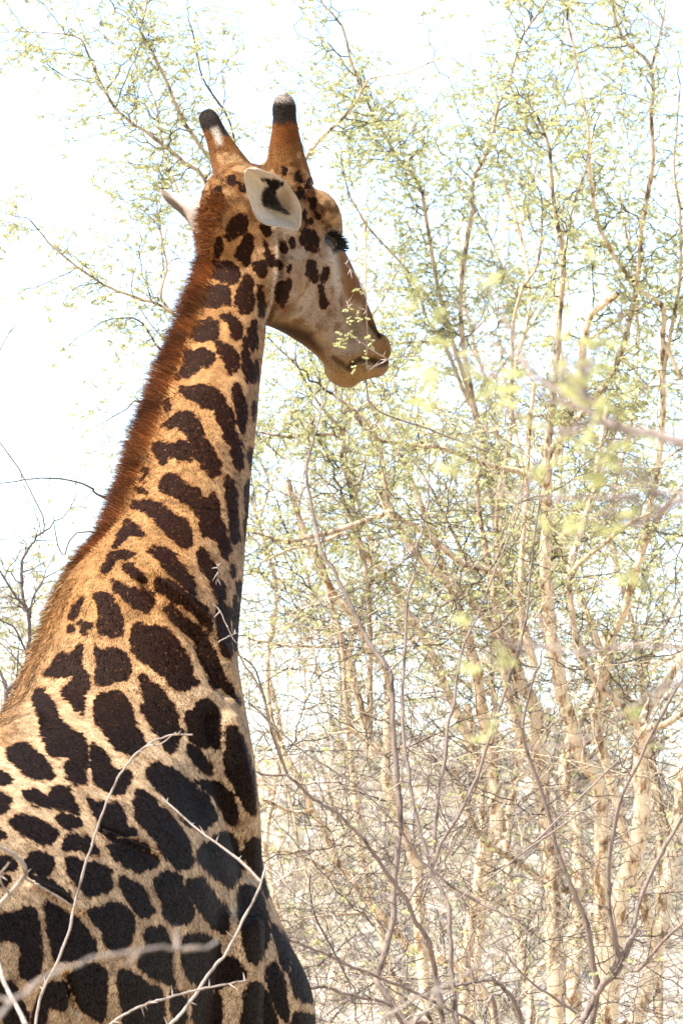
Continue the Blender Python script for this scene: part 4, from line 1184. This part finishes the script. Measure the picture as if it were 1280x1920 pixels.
flow = np.tile(np.array([-0.15, -0.25, -1.0]), (N_FUR, 1))
flow[headf] = -HA * .7 + np.array([0, 0, -.4])
flow = flow + .28 * rng.normal(size=flow.shape)
flow = norm(flow - (flow * fn).sum(1, keepdims=True) * fn)
lift = rng.uniform(.06, .26, (N_FUR, 1))
length = np.where(headf, .006, .0095) * rng.uniform(.6, 1.4, N_FUR)
length = np.where((pv > 1080) & (pv < 1360) & (pu < np.interp(pv, [1080, 1350], [150, 40])), length * 1.9, length)
length = np.where(pv < 215, .009, length)
tipv = pos + (flow + fn * lift) * length[:, None]
sidev = norm(np.cross(flow, fn)) * .00065
jit = fs + rng.normal(0, 3.4, N_FUR) + vnoise(pos, 190, 4) * 9
fleck = (vnoise(pos, 130, 6) + .5 * vnoise(pos, 60, 7) > np.where(pv > 1200, .27, .17)) & (jit < -3) & (rng.random(N_FUR) < .75)
dark = 1 / (1 + np.exp(np.clip(jit / 1.1, -30, 30)))
br = rng.lognormal(0, .24, N_FUR)[:, None]
fcol = (fc * (1 - dark[:, None]) + fk * 1.15 * dark[:, None]) * br
warm = (np.abs(jit) < 10)[:, None] * .55 * (1 - dark[:, None])
fk2 = fk * (1 + 1.6 * np.clip(vnoise(pos, 45, 8) + .1, 0, 1))[:, None]
fcol = (fc * (1 - dark[:, None]) + fk2 * 1.15 * dark[:, None]) * br
fcol[fleck] = np.array([.085, .030, .009]) * br[fleck]
fcol = fcol * (1 - warm) + np.array([.16, .06, .016]) * warm * br
V3 = np.stack([pos + sidev - fn * .001, pos - sidev - fn * .001, tipv], 1).reshape(-1, 3)
C3 = np.repeat(np.c_[np.clip(fcol, 0, .95), np.ones(N_FUR)], 3, axis=0)
fur = mesh_obj("fur", V3, np.arange(N_FUR * 3).reshape(-1, 3), M["fur"], g, smooth=True, attrs={"colour": ('FLOAT_COLOR', C3)})
fur["kind"] = "stuff"
n3 = np.repeat(norm(fn + .14 * rng.normal(size=fn.shape)), 3, axis=0)
fur.data.normals_split_custom_set_from_vertices(n3.astype(np.float32))

# ---- mane
def ribbons(root, dirs, lens, width, cols_root, cols_tip, bend, segs=4, tn=None):
    n = len(root)
    sidev = norm(np.cross(dirs, norm(root - CAM) + .5 * rng.normal(size=(n, 3))))
    Vs, Cs = [], []
    for k in range(segs + 1):
        t = k / segs
        c = root + dirs * (lens * t)[:, None] + bend * (lens * t * t)[:, None]
        wv = sidev * (width * (1 - .85 * t))
        Vs += [c - wv, c + wv]
        cc = cols_root * (1 - t) + cols_tip * t
        Cs += [cc, cc]
    V = np.stack(Vs, 1); C = np.stack(Cs, 1)
    per = 2 * (segs + 1)
    f = np.array([[2 * k, 2 * k + 1, 2 * k + 3, 2 * k + 2] for k in range(segs)])
    F = (np.arange(n)[:, None, None] * per + f[None]).reshape(-1, 4)
    C = np.concatenate([np.clip(C.reshape(-1, 3), 0, 1), np.ones((n * per, 1))], 1)
    return V.reshape(-1, 3), F, C

# root line: the dorsal edge of the neck, a little towards the camera, from crown to withers
nring = 90
t_w = (8.0 / 19.0)
NM = 26000
tt = rng.random(NM) * t_w * 1.03
fi = tt * (nring - 1); i0 = np.clip(fi.astype(int), 0, nring - 2); fr = (fi - i0)[:, None]
lerp = lambda A_: A_[i0] * (1 - fr) + A_[i0 + 1] * fr
c, a, b_, ax = lerp(NC), lerp(NA_), lerp(NB), lerp(NAX)
ph = rng.normal(.0, .23, NM)
phc = ph + np.interp(tt / t_w, [0, .25, .8, 1], [.50, .42, .28, .20])
root = c - a * np.cos(phc)[:, None] * .975 - b_ * np.sin(phc)[:, None] * .975
out = norm(-a * .9 - b_ * np.sin(phc)[:, None] * .6); tocam = norm(-b_)
down = norm(ax)
clump = np.sin(tt * 260 + 2 * np.sin(tt * 91)) * .5 + np.sin(tt * 83 + ph * 9) * .5
dirs = norm(out * 1.0 + tocam * (ph * .5)[:, None] - down * (.12 + .34 * clump)[:, None] + .12 * rng.normal(size=(NM, 3)))
lens = np.interp(tt / t_w, [0, .12, .4, .8, 1.0, 1.03], [.034, .043, .047, .046, .032, .02]) * rng.uniform(.5, 1.2, NM) * (1 + .3 * clump)
bend = norm(down + .3 * rng.normal(size=(NM, 3))) * .25
shade = rng.lognormal(0, .3, NM)[:, None] * (1 + .45 * np.sin(tt * 170 + 3 * np.sin(tt * 37) + 2.5 * ph)[:, None])
cr = np.array([.27, .098, .020]) * shade; ct = np.array([.070, .018, .006]) * shade
V, F, C = ribbons(root, dirs, lens, .0008, cr, ct, bend)
mane = mesh_obj("mane", V, F, M["hair"], g, attrs={"colour": ('FLOAT_COLOR', C)}); mane["kind"] = "stuff"
mane["label"] = "short upright red-brown mane"

# crown tuft between ear and ossicones
tuft_poly = np.array([8, 0]) + np.array([(374, 392), (384, 368), (402, 362), (420, 372), (424, 388), (404, 408), (392, 450), (380, 480), (368, 470)], float)
kt = np.where((facing > -.1) & (px2[:, 0] > 350) & (px2[:, 0] < 460) & (px2[:, 1] > 330) & (px2[:, 1] < 500))[0]
kt = kt[poly_sdf(px2[kt], tuft_poly) < 10 * rng.random(len(kt)) ** 2 - 4]
NT = 2800
kt = rng.choice(kt, NT)
root = BV[kt] + .003 * rng.normal(size=(NT, 3))
dirs = norm(BN[kt] * .45 + np.array([-.4, -.1, .15]) + .22 * rng.normal(size=(NT, 3)))
shade = rng.lognormal(0, .35, NT)[:, None]
V, F, C = ribbons(root, dirs, rng.uniform(.014, .034, NT), .0009, np.array([.20, .07, .016]) * shade, np.array([.12, .04, .01]) * shade, norm(rng.normal(size=(NT, 3))) * .2)
tf = mesh_obj("crown_tuft", V, F, M["hair"], g, attrs={"colour": ('FLOAT_COLOR', C)}); tf["kind"] = "stuff"

# ---- withers fringe: soft pale hair on the back line
NW = 2600
ti = rng.uniform(7.9, 11.2, NW) / 19
fi = ti * (nring - 1); i0 = np.clip(fi.astype(int), 0, nring - 2); fr = (fi - i0)[:, None]
c, a, b_, ax = lerp(NC), lerp(NA_), lerp(NB), lerp(NAX)
ph = rng.normal(0, .2, NW)
root = c - a * np.cos(ph)[:, None] * .985 - b_ * np.sin(ph + .1)[:, None] * .95
dirs = norm(norm(-a) * .55 + norm(ax) * .3 - cF[None] * .2 * ph[:, None] + .25 * rng.normal(size=(NW, 3)))
shade = rng.lognormal(0, .3, NW)[:, None]
V, F, C = ribbons(root, dirs, rng.uniform(.012, .032, NW), .0009, np.array([.17, .075, .018]) * shade, np.array([.20, .11, .042]) * shade, norm(ax) * .3, 3)
wf = mesh_obj("withers_hair", V, F, M["hair"], g, attrs={"colour": ('FLOAT_COLOR', C)}); wf["kind"] = "stuff"

# ---- ears
def ear(name, low, upp, d0, dtip, cup, black, pale, n=46, mcr=30, thick=.005, backcol=None, label=None):
    lo, hi = catmull(low, n), catmull(upp, n)
    uu = np.linspace(0, 1, n); vv = np.linspace(0, 1, mcr)
    Gx = lo[:, None, :] * (1 - vv)[None, :, None] + hi[:, None, :] * vv[None, :, None]
    prof = np.sin(np.pi * vv) ** .8
    dep = (d0 + (dtip - d0) * uu)[:, None] + cup * prof[None, :] * (np.sin(np.pi * np.clip(uu * .93 + .07, 0, 1)) ** .7)[:, None]
    pts = np.array([[P(Gx[i, j, 0], Gx[i, j, 1], dep[i, j]) for j in range(mcr)] for i in range(n)])
    px = Gx.reshape(-1, 2)
    front = pts.reshape(-1, 3)
    gu = np.gradient(pts, axis=0); gv = np.gradient(pts, axis=1)
    nn = norm(np.cross(gu, gv)); nn *= np.sign((nn @ cF))[..., None] + (nn @ cF == 0)[..., None]
    edge = (np.minimum(1, np.minimum(vv, 1 - vv) * 7)[None, :] * np.minimum(1, (1 - uu) * 9 + .15)[:, None])
    back = (pts + nn * (thick * (.35 + edge))[..., None]).reshape(-1, 3)
    i = np.arange(n - 1)[:, None] * mcr + np.arange(mcr - 1)[None, :]
    Ff = np.stack([i, i + 1, i + mcr + 1, i + mcr], -1).reshape(-1, 4)
    N0 = n * mcr
    Fb = Ff[:, ::-1] + N0
    rim = [k for k in range(mcr)] + [k * mcr + mcr - 1 for k in range(1, n)] + [(n - 1) * mcr + k for k in range(mcr - 2, -1, -1)] + [k * mcr for k in range(n - 2, 0, -1)]
    rim = np.array(rim); r2 = np.roll(rim, -1)
    Fr = np.stack([rim, r2, r2 + N0, rim + N0], 1)
    V = np.vstack([front, back]); F = np.vstack([Ff, Fb, Fr])
    C = np.tile(np.array(pale), (len(V), 1)) * rng.lognormal(0, .07, (len(V), 1))
    for poly, colr, soft_ in black:
        s = poly_sdf(px, poly) + rng.normal(0, 1.2, len(px))
        mk = np.clip(.5 - s / soft_, 0, 1)[:, None]
        C[:N0] = C[:N0] * (1 - mk) + np.array(colr) * mk
    if backcol is not None: C[N0:] = np.array(backcol)
    o = mesh_obj(name, V, F, M["fur"], g, attrs={"colour": ('FLOAT_COLOR', np.c_[C, np.ones(len(C))])})
    if label: o["label"] = label
    return o
near_low = R8([(455, 690), (400, 668), (310, 655), (230, 640), (160, 580), (112, 450), (82, 340), (75, 270), (95, 228)])
near_upp = R8([(478, 660), (497, 560), (485, 490), (455, 430), (410, 370), (360, 310), (280, 265), (180, 232), (100, 224)])
blk = smooth_poly(R8([(190, 300), (280, 298), (350, 318), (368, 350), (310, 390), (300, 440), (330, 480), (352, 520), (410, 568), (350, 545), (290, 525), (230, 490), (215, 440), (235, 400), (250, 350)]))  # black streak: dark inner hair and the cup's shadow painted together
fold = smooth_poly(R8([(370, 350), (415, 390), (440, 460), (420, 560), (380, 540), (345, 480), (330, 420)]))
ear("ear", near_low, near_upp, 11.865, 11.75, .085, [(fold, (.28, .21, .14), 14), (blk, (.010, .008, .007), 3)], (.44, .39, .325), backcol=(.28, .22, .165), label="near ear, pale cup with a black streak inside")
NE = 900
qx = rng.uniform(480, 548, NE * 3); qy = rng.uniform(325, 412, NE * 3)
qk = poly_sdf(np.stack([qx, qy], 1), blk) < 2.5
qx, qy = qx[qk], qy[qk]; ne = len(qx)
root = np.array([P(a_, b2, 11.872) for a_, b2 in zip(qx, qy)])
dirs = norm(camv(-.5, .45, -.35)[None] + .35 * rng.normal(size=(ne, 3)))
sh2 = rng.lognormal(0, .4, ne)[:, None]
V, F, C = ribbons(root, dirs, rng.uniform(.008, .022, ne), .0009, np.array([.012, .009, .007]) * sh2, np.array([.015, .011, .009]) * sh2, norm(rng.normal(size=(ne, 3))) * .2, 3)
eh = mesh_obj("ear_hair", V, F, M["hair"], g, attrs={"colour": ('FLOAT_COLOR', C)}); eh["kind"] = "stuff"
far_low = np.array([(392, 440), (372, 436), (358, 425), (346, 408), (328, 392), (312, 378), (303, 366), (300, 356)], float)
far_upp = np.array([(394, 385), (382, 379), (370, 374), (356, 368), (342, 363), (325, 360), (310, 357), (301, 354)], float)
sh_edge = smooth_poly(np.array([(300, 353), (312, 357), (322, 368), (340, 388), (352, 410), (358, 425), (345, 410), (325, 392), (310, 378)], float))
ear("ear", far_low, far_upp, 12.17, 12.22, -.03, [(sh_edge, (.10, .075, .055), 4)], (.34, .28, .24), backcol=(.22, .17, .12), label="far ear, seen from behind")

# ---- eye with lid and lashes
def sphere(c, r, n=18, mm=12, sq=None):
    V, F = [], []
    for i in range(mm + 1):
        ph_ = math.pi * i / mm
        for j in range(n):
            th = 2 * math.pi * j / n
            V.append(c + r * np.array([math.sin(ph_) * math.cos(th), math.sin(ph_) * math.sin(th), math.cos(ph_)]))
    for i in range(mm):
        for j in range(n):
            F.append((i * n + j, i * n + (j + 1) % n, (i + 1) * n + (j + 1) % n, (i + 1) * n + j))
    return np.array(V), np.array(F)
m, nt, b = new_mat("eye"); b.inputs["Base Color"].default_value = (.008, .006, .005, 1); b.inputs["Roughness"].default_value = .45
M["eye"] = m
m, nt, b = new_mat("lash"); b.inputs["Base Color"].default_value = (.008, .007, .006, 1); b.inputs["Roughness"].default_value = .5
M["lash"] = m
for s in (-1, 1):
    ec = H(.288, s * .089, .016)
    V, F = sphere(ec, .025)
    eo = mesh_obj("eye", V, F, M["eye"], g)
    lidax = norm(HD * .75 + HR * (-s) * .35 - HA * .25)
    l1 = norm(np.cross(lidax, HA)); l2 = np.cross(lidax, l1)
    LV = np.array([ec + .0285 * (lidax * math.cos(p_) + math.sin(p_) * (l1 * math.cos(t_) + l2 * math.sin(t_))) for p_ in np.linspace(.02, 1.15, 9) for t_ in np.linspace(0, 2 * np.pi, 22, endpoint=False)])
    LF = np.array([(a_ * 22 + b2, a_ * 22 + (b2 + 1) % 22, (a_ + 1) * 22 + (b2 + 1) % 22, (a_ + 1) * 22 + b2) for a_ in range(8) for b2 in range(22)])
    mesh_obj("eyelid", LV, LF, M["fur"], g, attrs={"colour": ('FLOAT_COLOR', np.tile(np.array([.045, .034, .027, 1]), (len(LV), 1)))})
    NL = 340
    aa = rng.uniform(-1.1, 1.1, NL)
    outv = -HR * s
    outv = HR * (-s)
    root = np.array([ec + outv * .020 * math.cos(x) * 1.2 + HA * .030 * math.sin(x) + HD * (.013 - .008 * x * x) for x in aa])
    dirs = norm(outv[None] * 1.0 + HA[None] * (.4 * aa[:, None] + .1) - np.array([0, 0, .12])[None] + .12 * rng.normal(size=(NL, 3)))
    V, F, C = ribbons(root, dirs, rng.uniform(.026, .040, NL), .0014, np.zeros((NL, 3)), np.zeros((NL, 3)), norm(HD[None] * np.ones((NL, 1))) * .15, 3)
    lo_ = mesh_obj("eyelashes", V, F, M["lash"], g); lo_["kind"] = "stuff"

# ==================================================================== branches in front
def thorns(pl, c, r, per_m, L=(.012, .03)):
    T = norm(np.gradient(c, axis=0))
    k = rng.poisson(per_m * np.linalg.norm(np.diff(c, axis=0), axis=1).sum())
    for _ in range(k):
        i = rng.integers(1, len(c) - 1)
        dv = norm(np.cross(T[i], rng.normal(size=3)) + .3 * T[i])
        l = rng.uniform(*L); p = c[i]
        pl.twigs.append((np.array([p, p + dv * l * .5, p + dv * l]), np.array([.0022, .0014, .0003])))

def front(pl, pts, d0, d1, w0, w1, th=10, per_m=0, ground=False, mat=None, **k):
    p = [tuple(x) for x in pts]
    c, r = add(pl, p, d0, d1, w0, w1, "stem", per_m=per_m, to_ground=ground, wob=.005, mat=mat, **k)
    vis = c[:, 2] > 1.5
    thorns(pl, c[vis], r[vis], th)
    return c, r

f = Plant("thorn_bush", "pale grey thorn twigs standing in front of the giraffe's shoulder", "bush", ground_under((140, 1980), 9.4), bark="thorn_bark", twig="thorn_bark", leafiness=0)
front(f, R4([(110, 1330), (140, 1200), (170, 1080), (220, 960), (260, 830), (300, 680), (350, 530), (390, 420), (440, 290), (490, 210), (550, 150), (620, 120), (722, 115)]), 9.4, 9.5, 6.2, 3.4, 9, ground=True)
front(f, R4([(600, 1290), (640, 1200), (720, 1110), (800, 990), (860, 910), (930, 770), (980, 660), (1000, 605)]), 9.6, 9.8, 9, 4, 10, ground=True)
front(f, R4([(975, 665), (900, 590), (820, 530), (750, 480), (650, 390), (600, 345)]), 9.8, 9.9, 6, 3, 22)
front(f, R4([(300, 1330), (430, 1195), (540, 1130), (640, 1090), (760, 1070), (900, 1040), (925, 1038)]), 9.2, 9.4, 6.5, 3.2, 10, ground=True)
front(f, R4([(90, 650), (180, 700), (270, 760)]), 9.0, 9.1, 6, 3, 10)
front(f, R4([(490, 210), (540, 160), (600, 150), (660, 105)]), 9.5, 9.4, 4, 2, 20)
f.finish(sides=5)
f = Plant("thorn_bush", "blurred pale twigs close to the lens at the lower left corner", "bush", ground_under((0, 1990), 3.7), bark="thorn_bark", twig="thorn_bark", leafiness=0)
front(f, R4([(-120, 1330), (0, 1190), (100, 1090), (200, 1000), (300, 965), (400, 945), (540, 925), (650, 920), (760, 905), (830, 880)]), 3.6, 3.9, 9, 4.5, 4, ground=True)
front(f, R4([(-20, 930), (0, 970), (30, 1060), (80, 1150), (120, 1240)]), 8.0, 7.8, 8, 10, 8)
front(f, R4([(-30, 790), (0, 750), (60, 690), (100, 640), (95, 600), (70, 570), (30, 545), (-20, 520)]), 8.3, 8.2, 11, 7, 20)
front(f, R4([(60, 690), (20, 700), (0, 640), (40, 590)]), 8.3, 8.2, 6, 4, 20)
f.finish(sides=5)

# small twig by the throat base
f = Plant("dry_twig", "thin whitish thorn twig standing before the base of the throat", "twig", ground_under((541, 1456), 13.4), bark="thorn_bark", twig="thorn_bark", leafiness=0)
front(f, [(541, 1456), (512, 1371), (492, 1300), (455, 1240)] + [tuple(x) for x in R3([(1110, 960), (1060, 930), (1020, 850), (1000, 760), (985, 745), (1010, 680), (1030, 570), (1020, 560)])], 13.4, 10.7, 4, 2, 16)
front(f, R3([(1000, 760), (1040, 800), (1060, 850), (1100, 930), (1130, 960)]), 10.7, 10.7, 3, 1.6, 45)
front(f, R3([(1030, 960), (1090, 930), (1130, 910)]), 10.7, 10.7, 2.4, 1.5, 40)
f.finish(sides=4)

# twig the giraffe is browsing
f = Plant("browsed_twig", "thin twig with fresh leaves crossing the giraffe's muzzle", "twig", ground_under((900, 1000), 13.0), bark="thorn_bark", twig="thorn_bark", leaf="near_leaf")
c1, r1 = front(f, R8([(1900, 2350), (1500, 2200), (1150, 2080), (1010, 1980), (985, 1880), (990, 1700), (985, 1500), (985, 1300), (995, 1180), (960, 1090), (900, 1000), (820, 930)]), 13.0, 11.4, 4.0, 1.8, 12)
front(f, R8([(985, 1290), (900, 1250), (820, 1200)]), 11.45, 11.4, 2.2, 1.6, 20)
front(f, R8([(985, 1700), (1050, 1720), (1160, 1660), (1280, 1650), (1400, 1640)]), 11.45, 11.7, 2.4, 1.6, 20)
front(f, R8([(1150, 1660), (1050, 1600), (970, 1540), (880, 1480)]), 11.4, 11.35, 2.6, 1.6, 14)
front(f, R8([(1000, 1150), (1060, 1080), (1130, 1030), (1240, 960)]), 11.5, 11.6, 2.2, 1.5, 14)
for (x, y) in [(790, 1530), (815, 1500), (850, 1470), (870, 1460), (780, 1545), (950, 1330), (930, 1320), (870, 1350), (1010, 1480), (970, 1600), (890, 1700), (945, 1840), (1040, 1540), (930, 1120), (1050, 1350), (850, 1280)]:
    p = P(440 + x / 4, 260 + y / 4, 11.4)
    for _ in range(3):
        f.leaves.append((p + .006 * rng.normal(size=3), norm(rng.normal(size=3))))
f.finish(.55, sides=4)

# blurred leafy branches from a tree out of frame at right, near the camera
def R9(l): return np.array(l, float) / 3.2 + np.array([900, 400])
f = Plant("near_tree", "blurred leafy branches reaching in from the right edge, close to the lens", "tree", ground_under((1750, 1500), 3.7), bark="grey_bark", twig="grey_bark", leaf="near_leaf")
c0, _ = add(f, [(1750, 1900), (1740, 1500), (1700, 1200), (1650, 1020)], 3.7, 3.7, 70, 40, "trunk", per_m=0, to_ground=True)
nk = dict(per_m=22, Lr=(.03, .08), leafp=.5, level=1, wob=.006, t0=.25)
add(f, [(1650, 1020), (1450, 900)] + [tuple(x) for x in R9([(1216, 1390), (1050, 1330), (900, 1290), (800, 1270), (700, 1200), (620, 1150), (500, 1060), (400, 1010), (320, 950), (290, 860), (220, 730), (150, 600)])], 3.7, 3.95, 22, 5, **nk)
add(f, [tuple(x) for x in R9([(820, 1280), (640, 1250), (540, 1310), (400, 1300), (260, 1250)])], 3.8, 3.95, 9, 5, **nk)
add(f, [tuple(x) for x in R9([(640, 1170), (480, 1130), (300, 1040), (180, 1010), (60, 940)])], 3.85, 4.0, 7, 4, **nk)
add(f, [tuple(x) for x in R9([(330, 950), (250, 880), (100, 760), (0, 650), (-90, 560)])], 3.95, 4.1, 7, 3.5, **nk)
add(f, [(1650, 1060), (1450, 960)] + [tuple(x) for x in R9([(1216, 1680), (1120, 1740), (1080, 1760), (1000, 1800), (900, 1840)])], 3.7, 3.8, 18, 7, **nk)
add(f, [(1650, 1150), (1450, 1200), (1290, 1212), (1180, 1210), (1100, 1228), (1040, 1215), (990, 1210)], 3.7, 4.0, 12, 5, per_m=5, Lr=(.03, .09), leafp=.25, level=1, wob=.006, t0=.3)
add(f, [(1650, 1300), (1450, 1330), (1300, 1290), (1240, 1300), (1180, 1340), (1100, 1390), (1040, 1395)], 3.7, 4.1, 12, 4, per_m=5, Lr=(.03, .09), leafp=.2, level=1, wob=.006, t0=.3)
add(f, [(1650, 1040), (1400, 935), (1200, 930), (1040, 932), (930, 926)], 3.7, 3.95, 9, 5, per_m=3, Lr=(.03, .06), leafp=.1, level=1, wob=.004, t0=.4)
add(f, [(1650, 960), (1500, 500), (1400, 150), (1300, 70), (1210, 45), (1190, 60)], 3.7, 3.95, 14, 4, per_m=4, Lr=(.03, .07), leafp=.25, level=1, wob=.006, t0=.3)
f.finish(.6, sides=4)

f = Plant("near_bush", "blurred bare twigs near the lens along the bottom, right of the giraffe's chest", "bush", ground_under((640, 1990), 7.2), bark="thorn_bark", twig="thorn_bark", leafiness=0)
front(f, [(520, 2300), (590, 2080), (640, 1990), (690, 1930), (760, 1885), (830, 1850), (880, 1825), (920, 1800)], 5.6, 5.9, 8, 4, 6, ground=True)
front(f, [(830, 1850), (810, 1870), (790, 1910)], 5.7, 5.6, 4, 3, 6)
f.finish(sides=5)
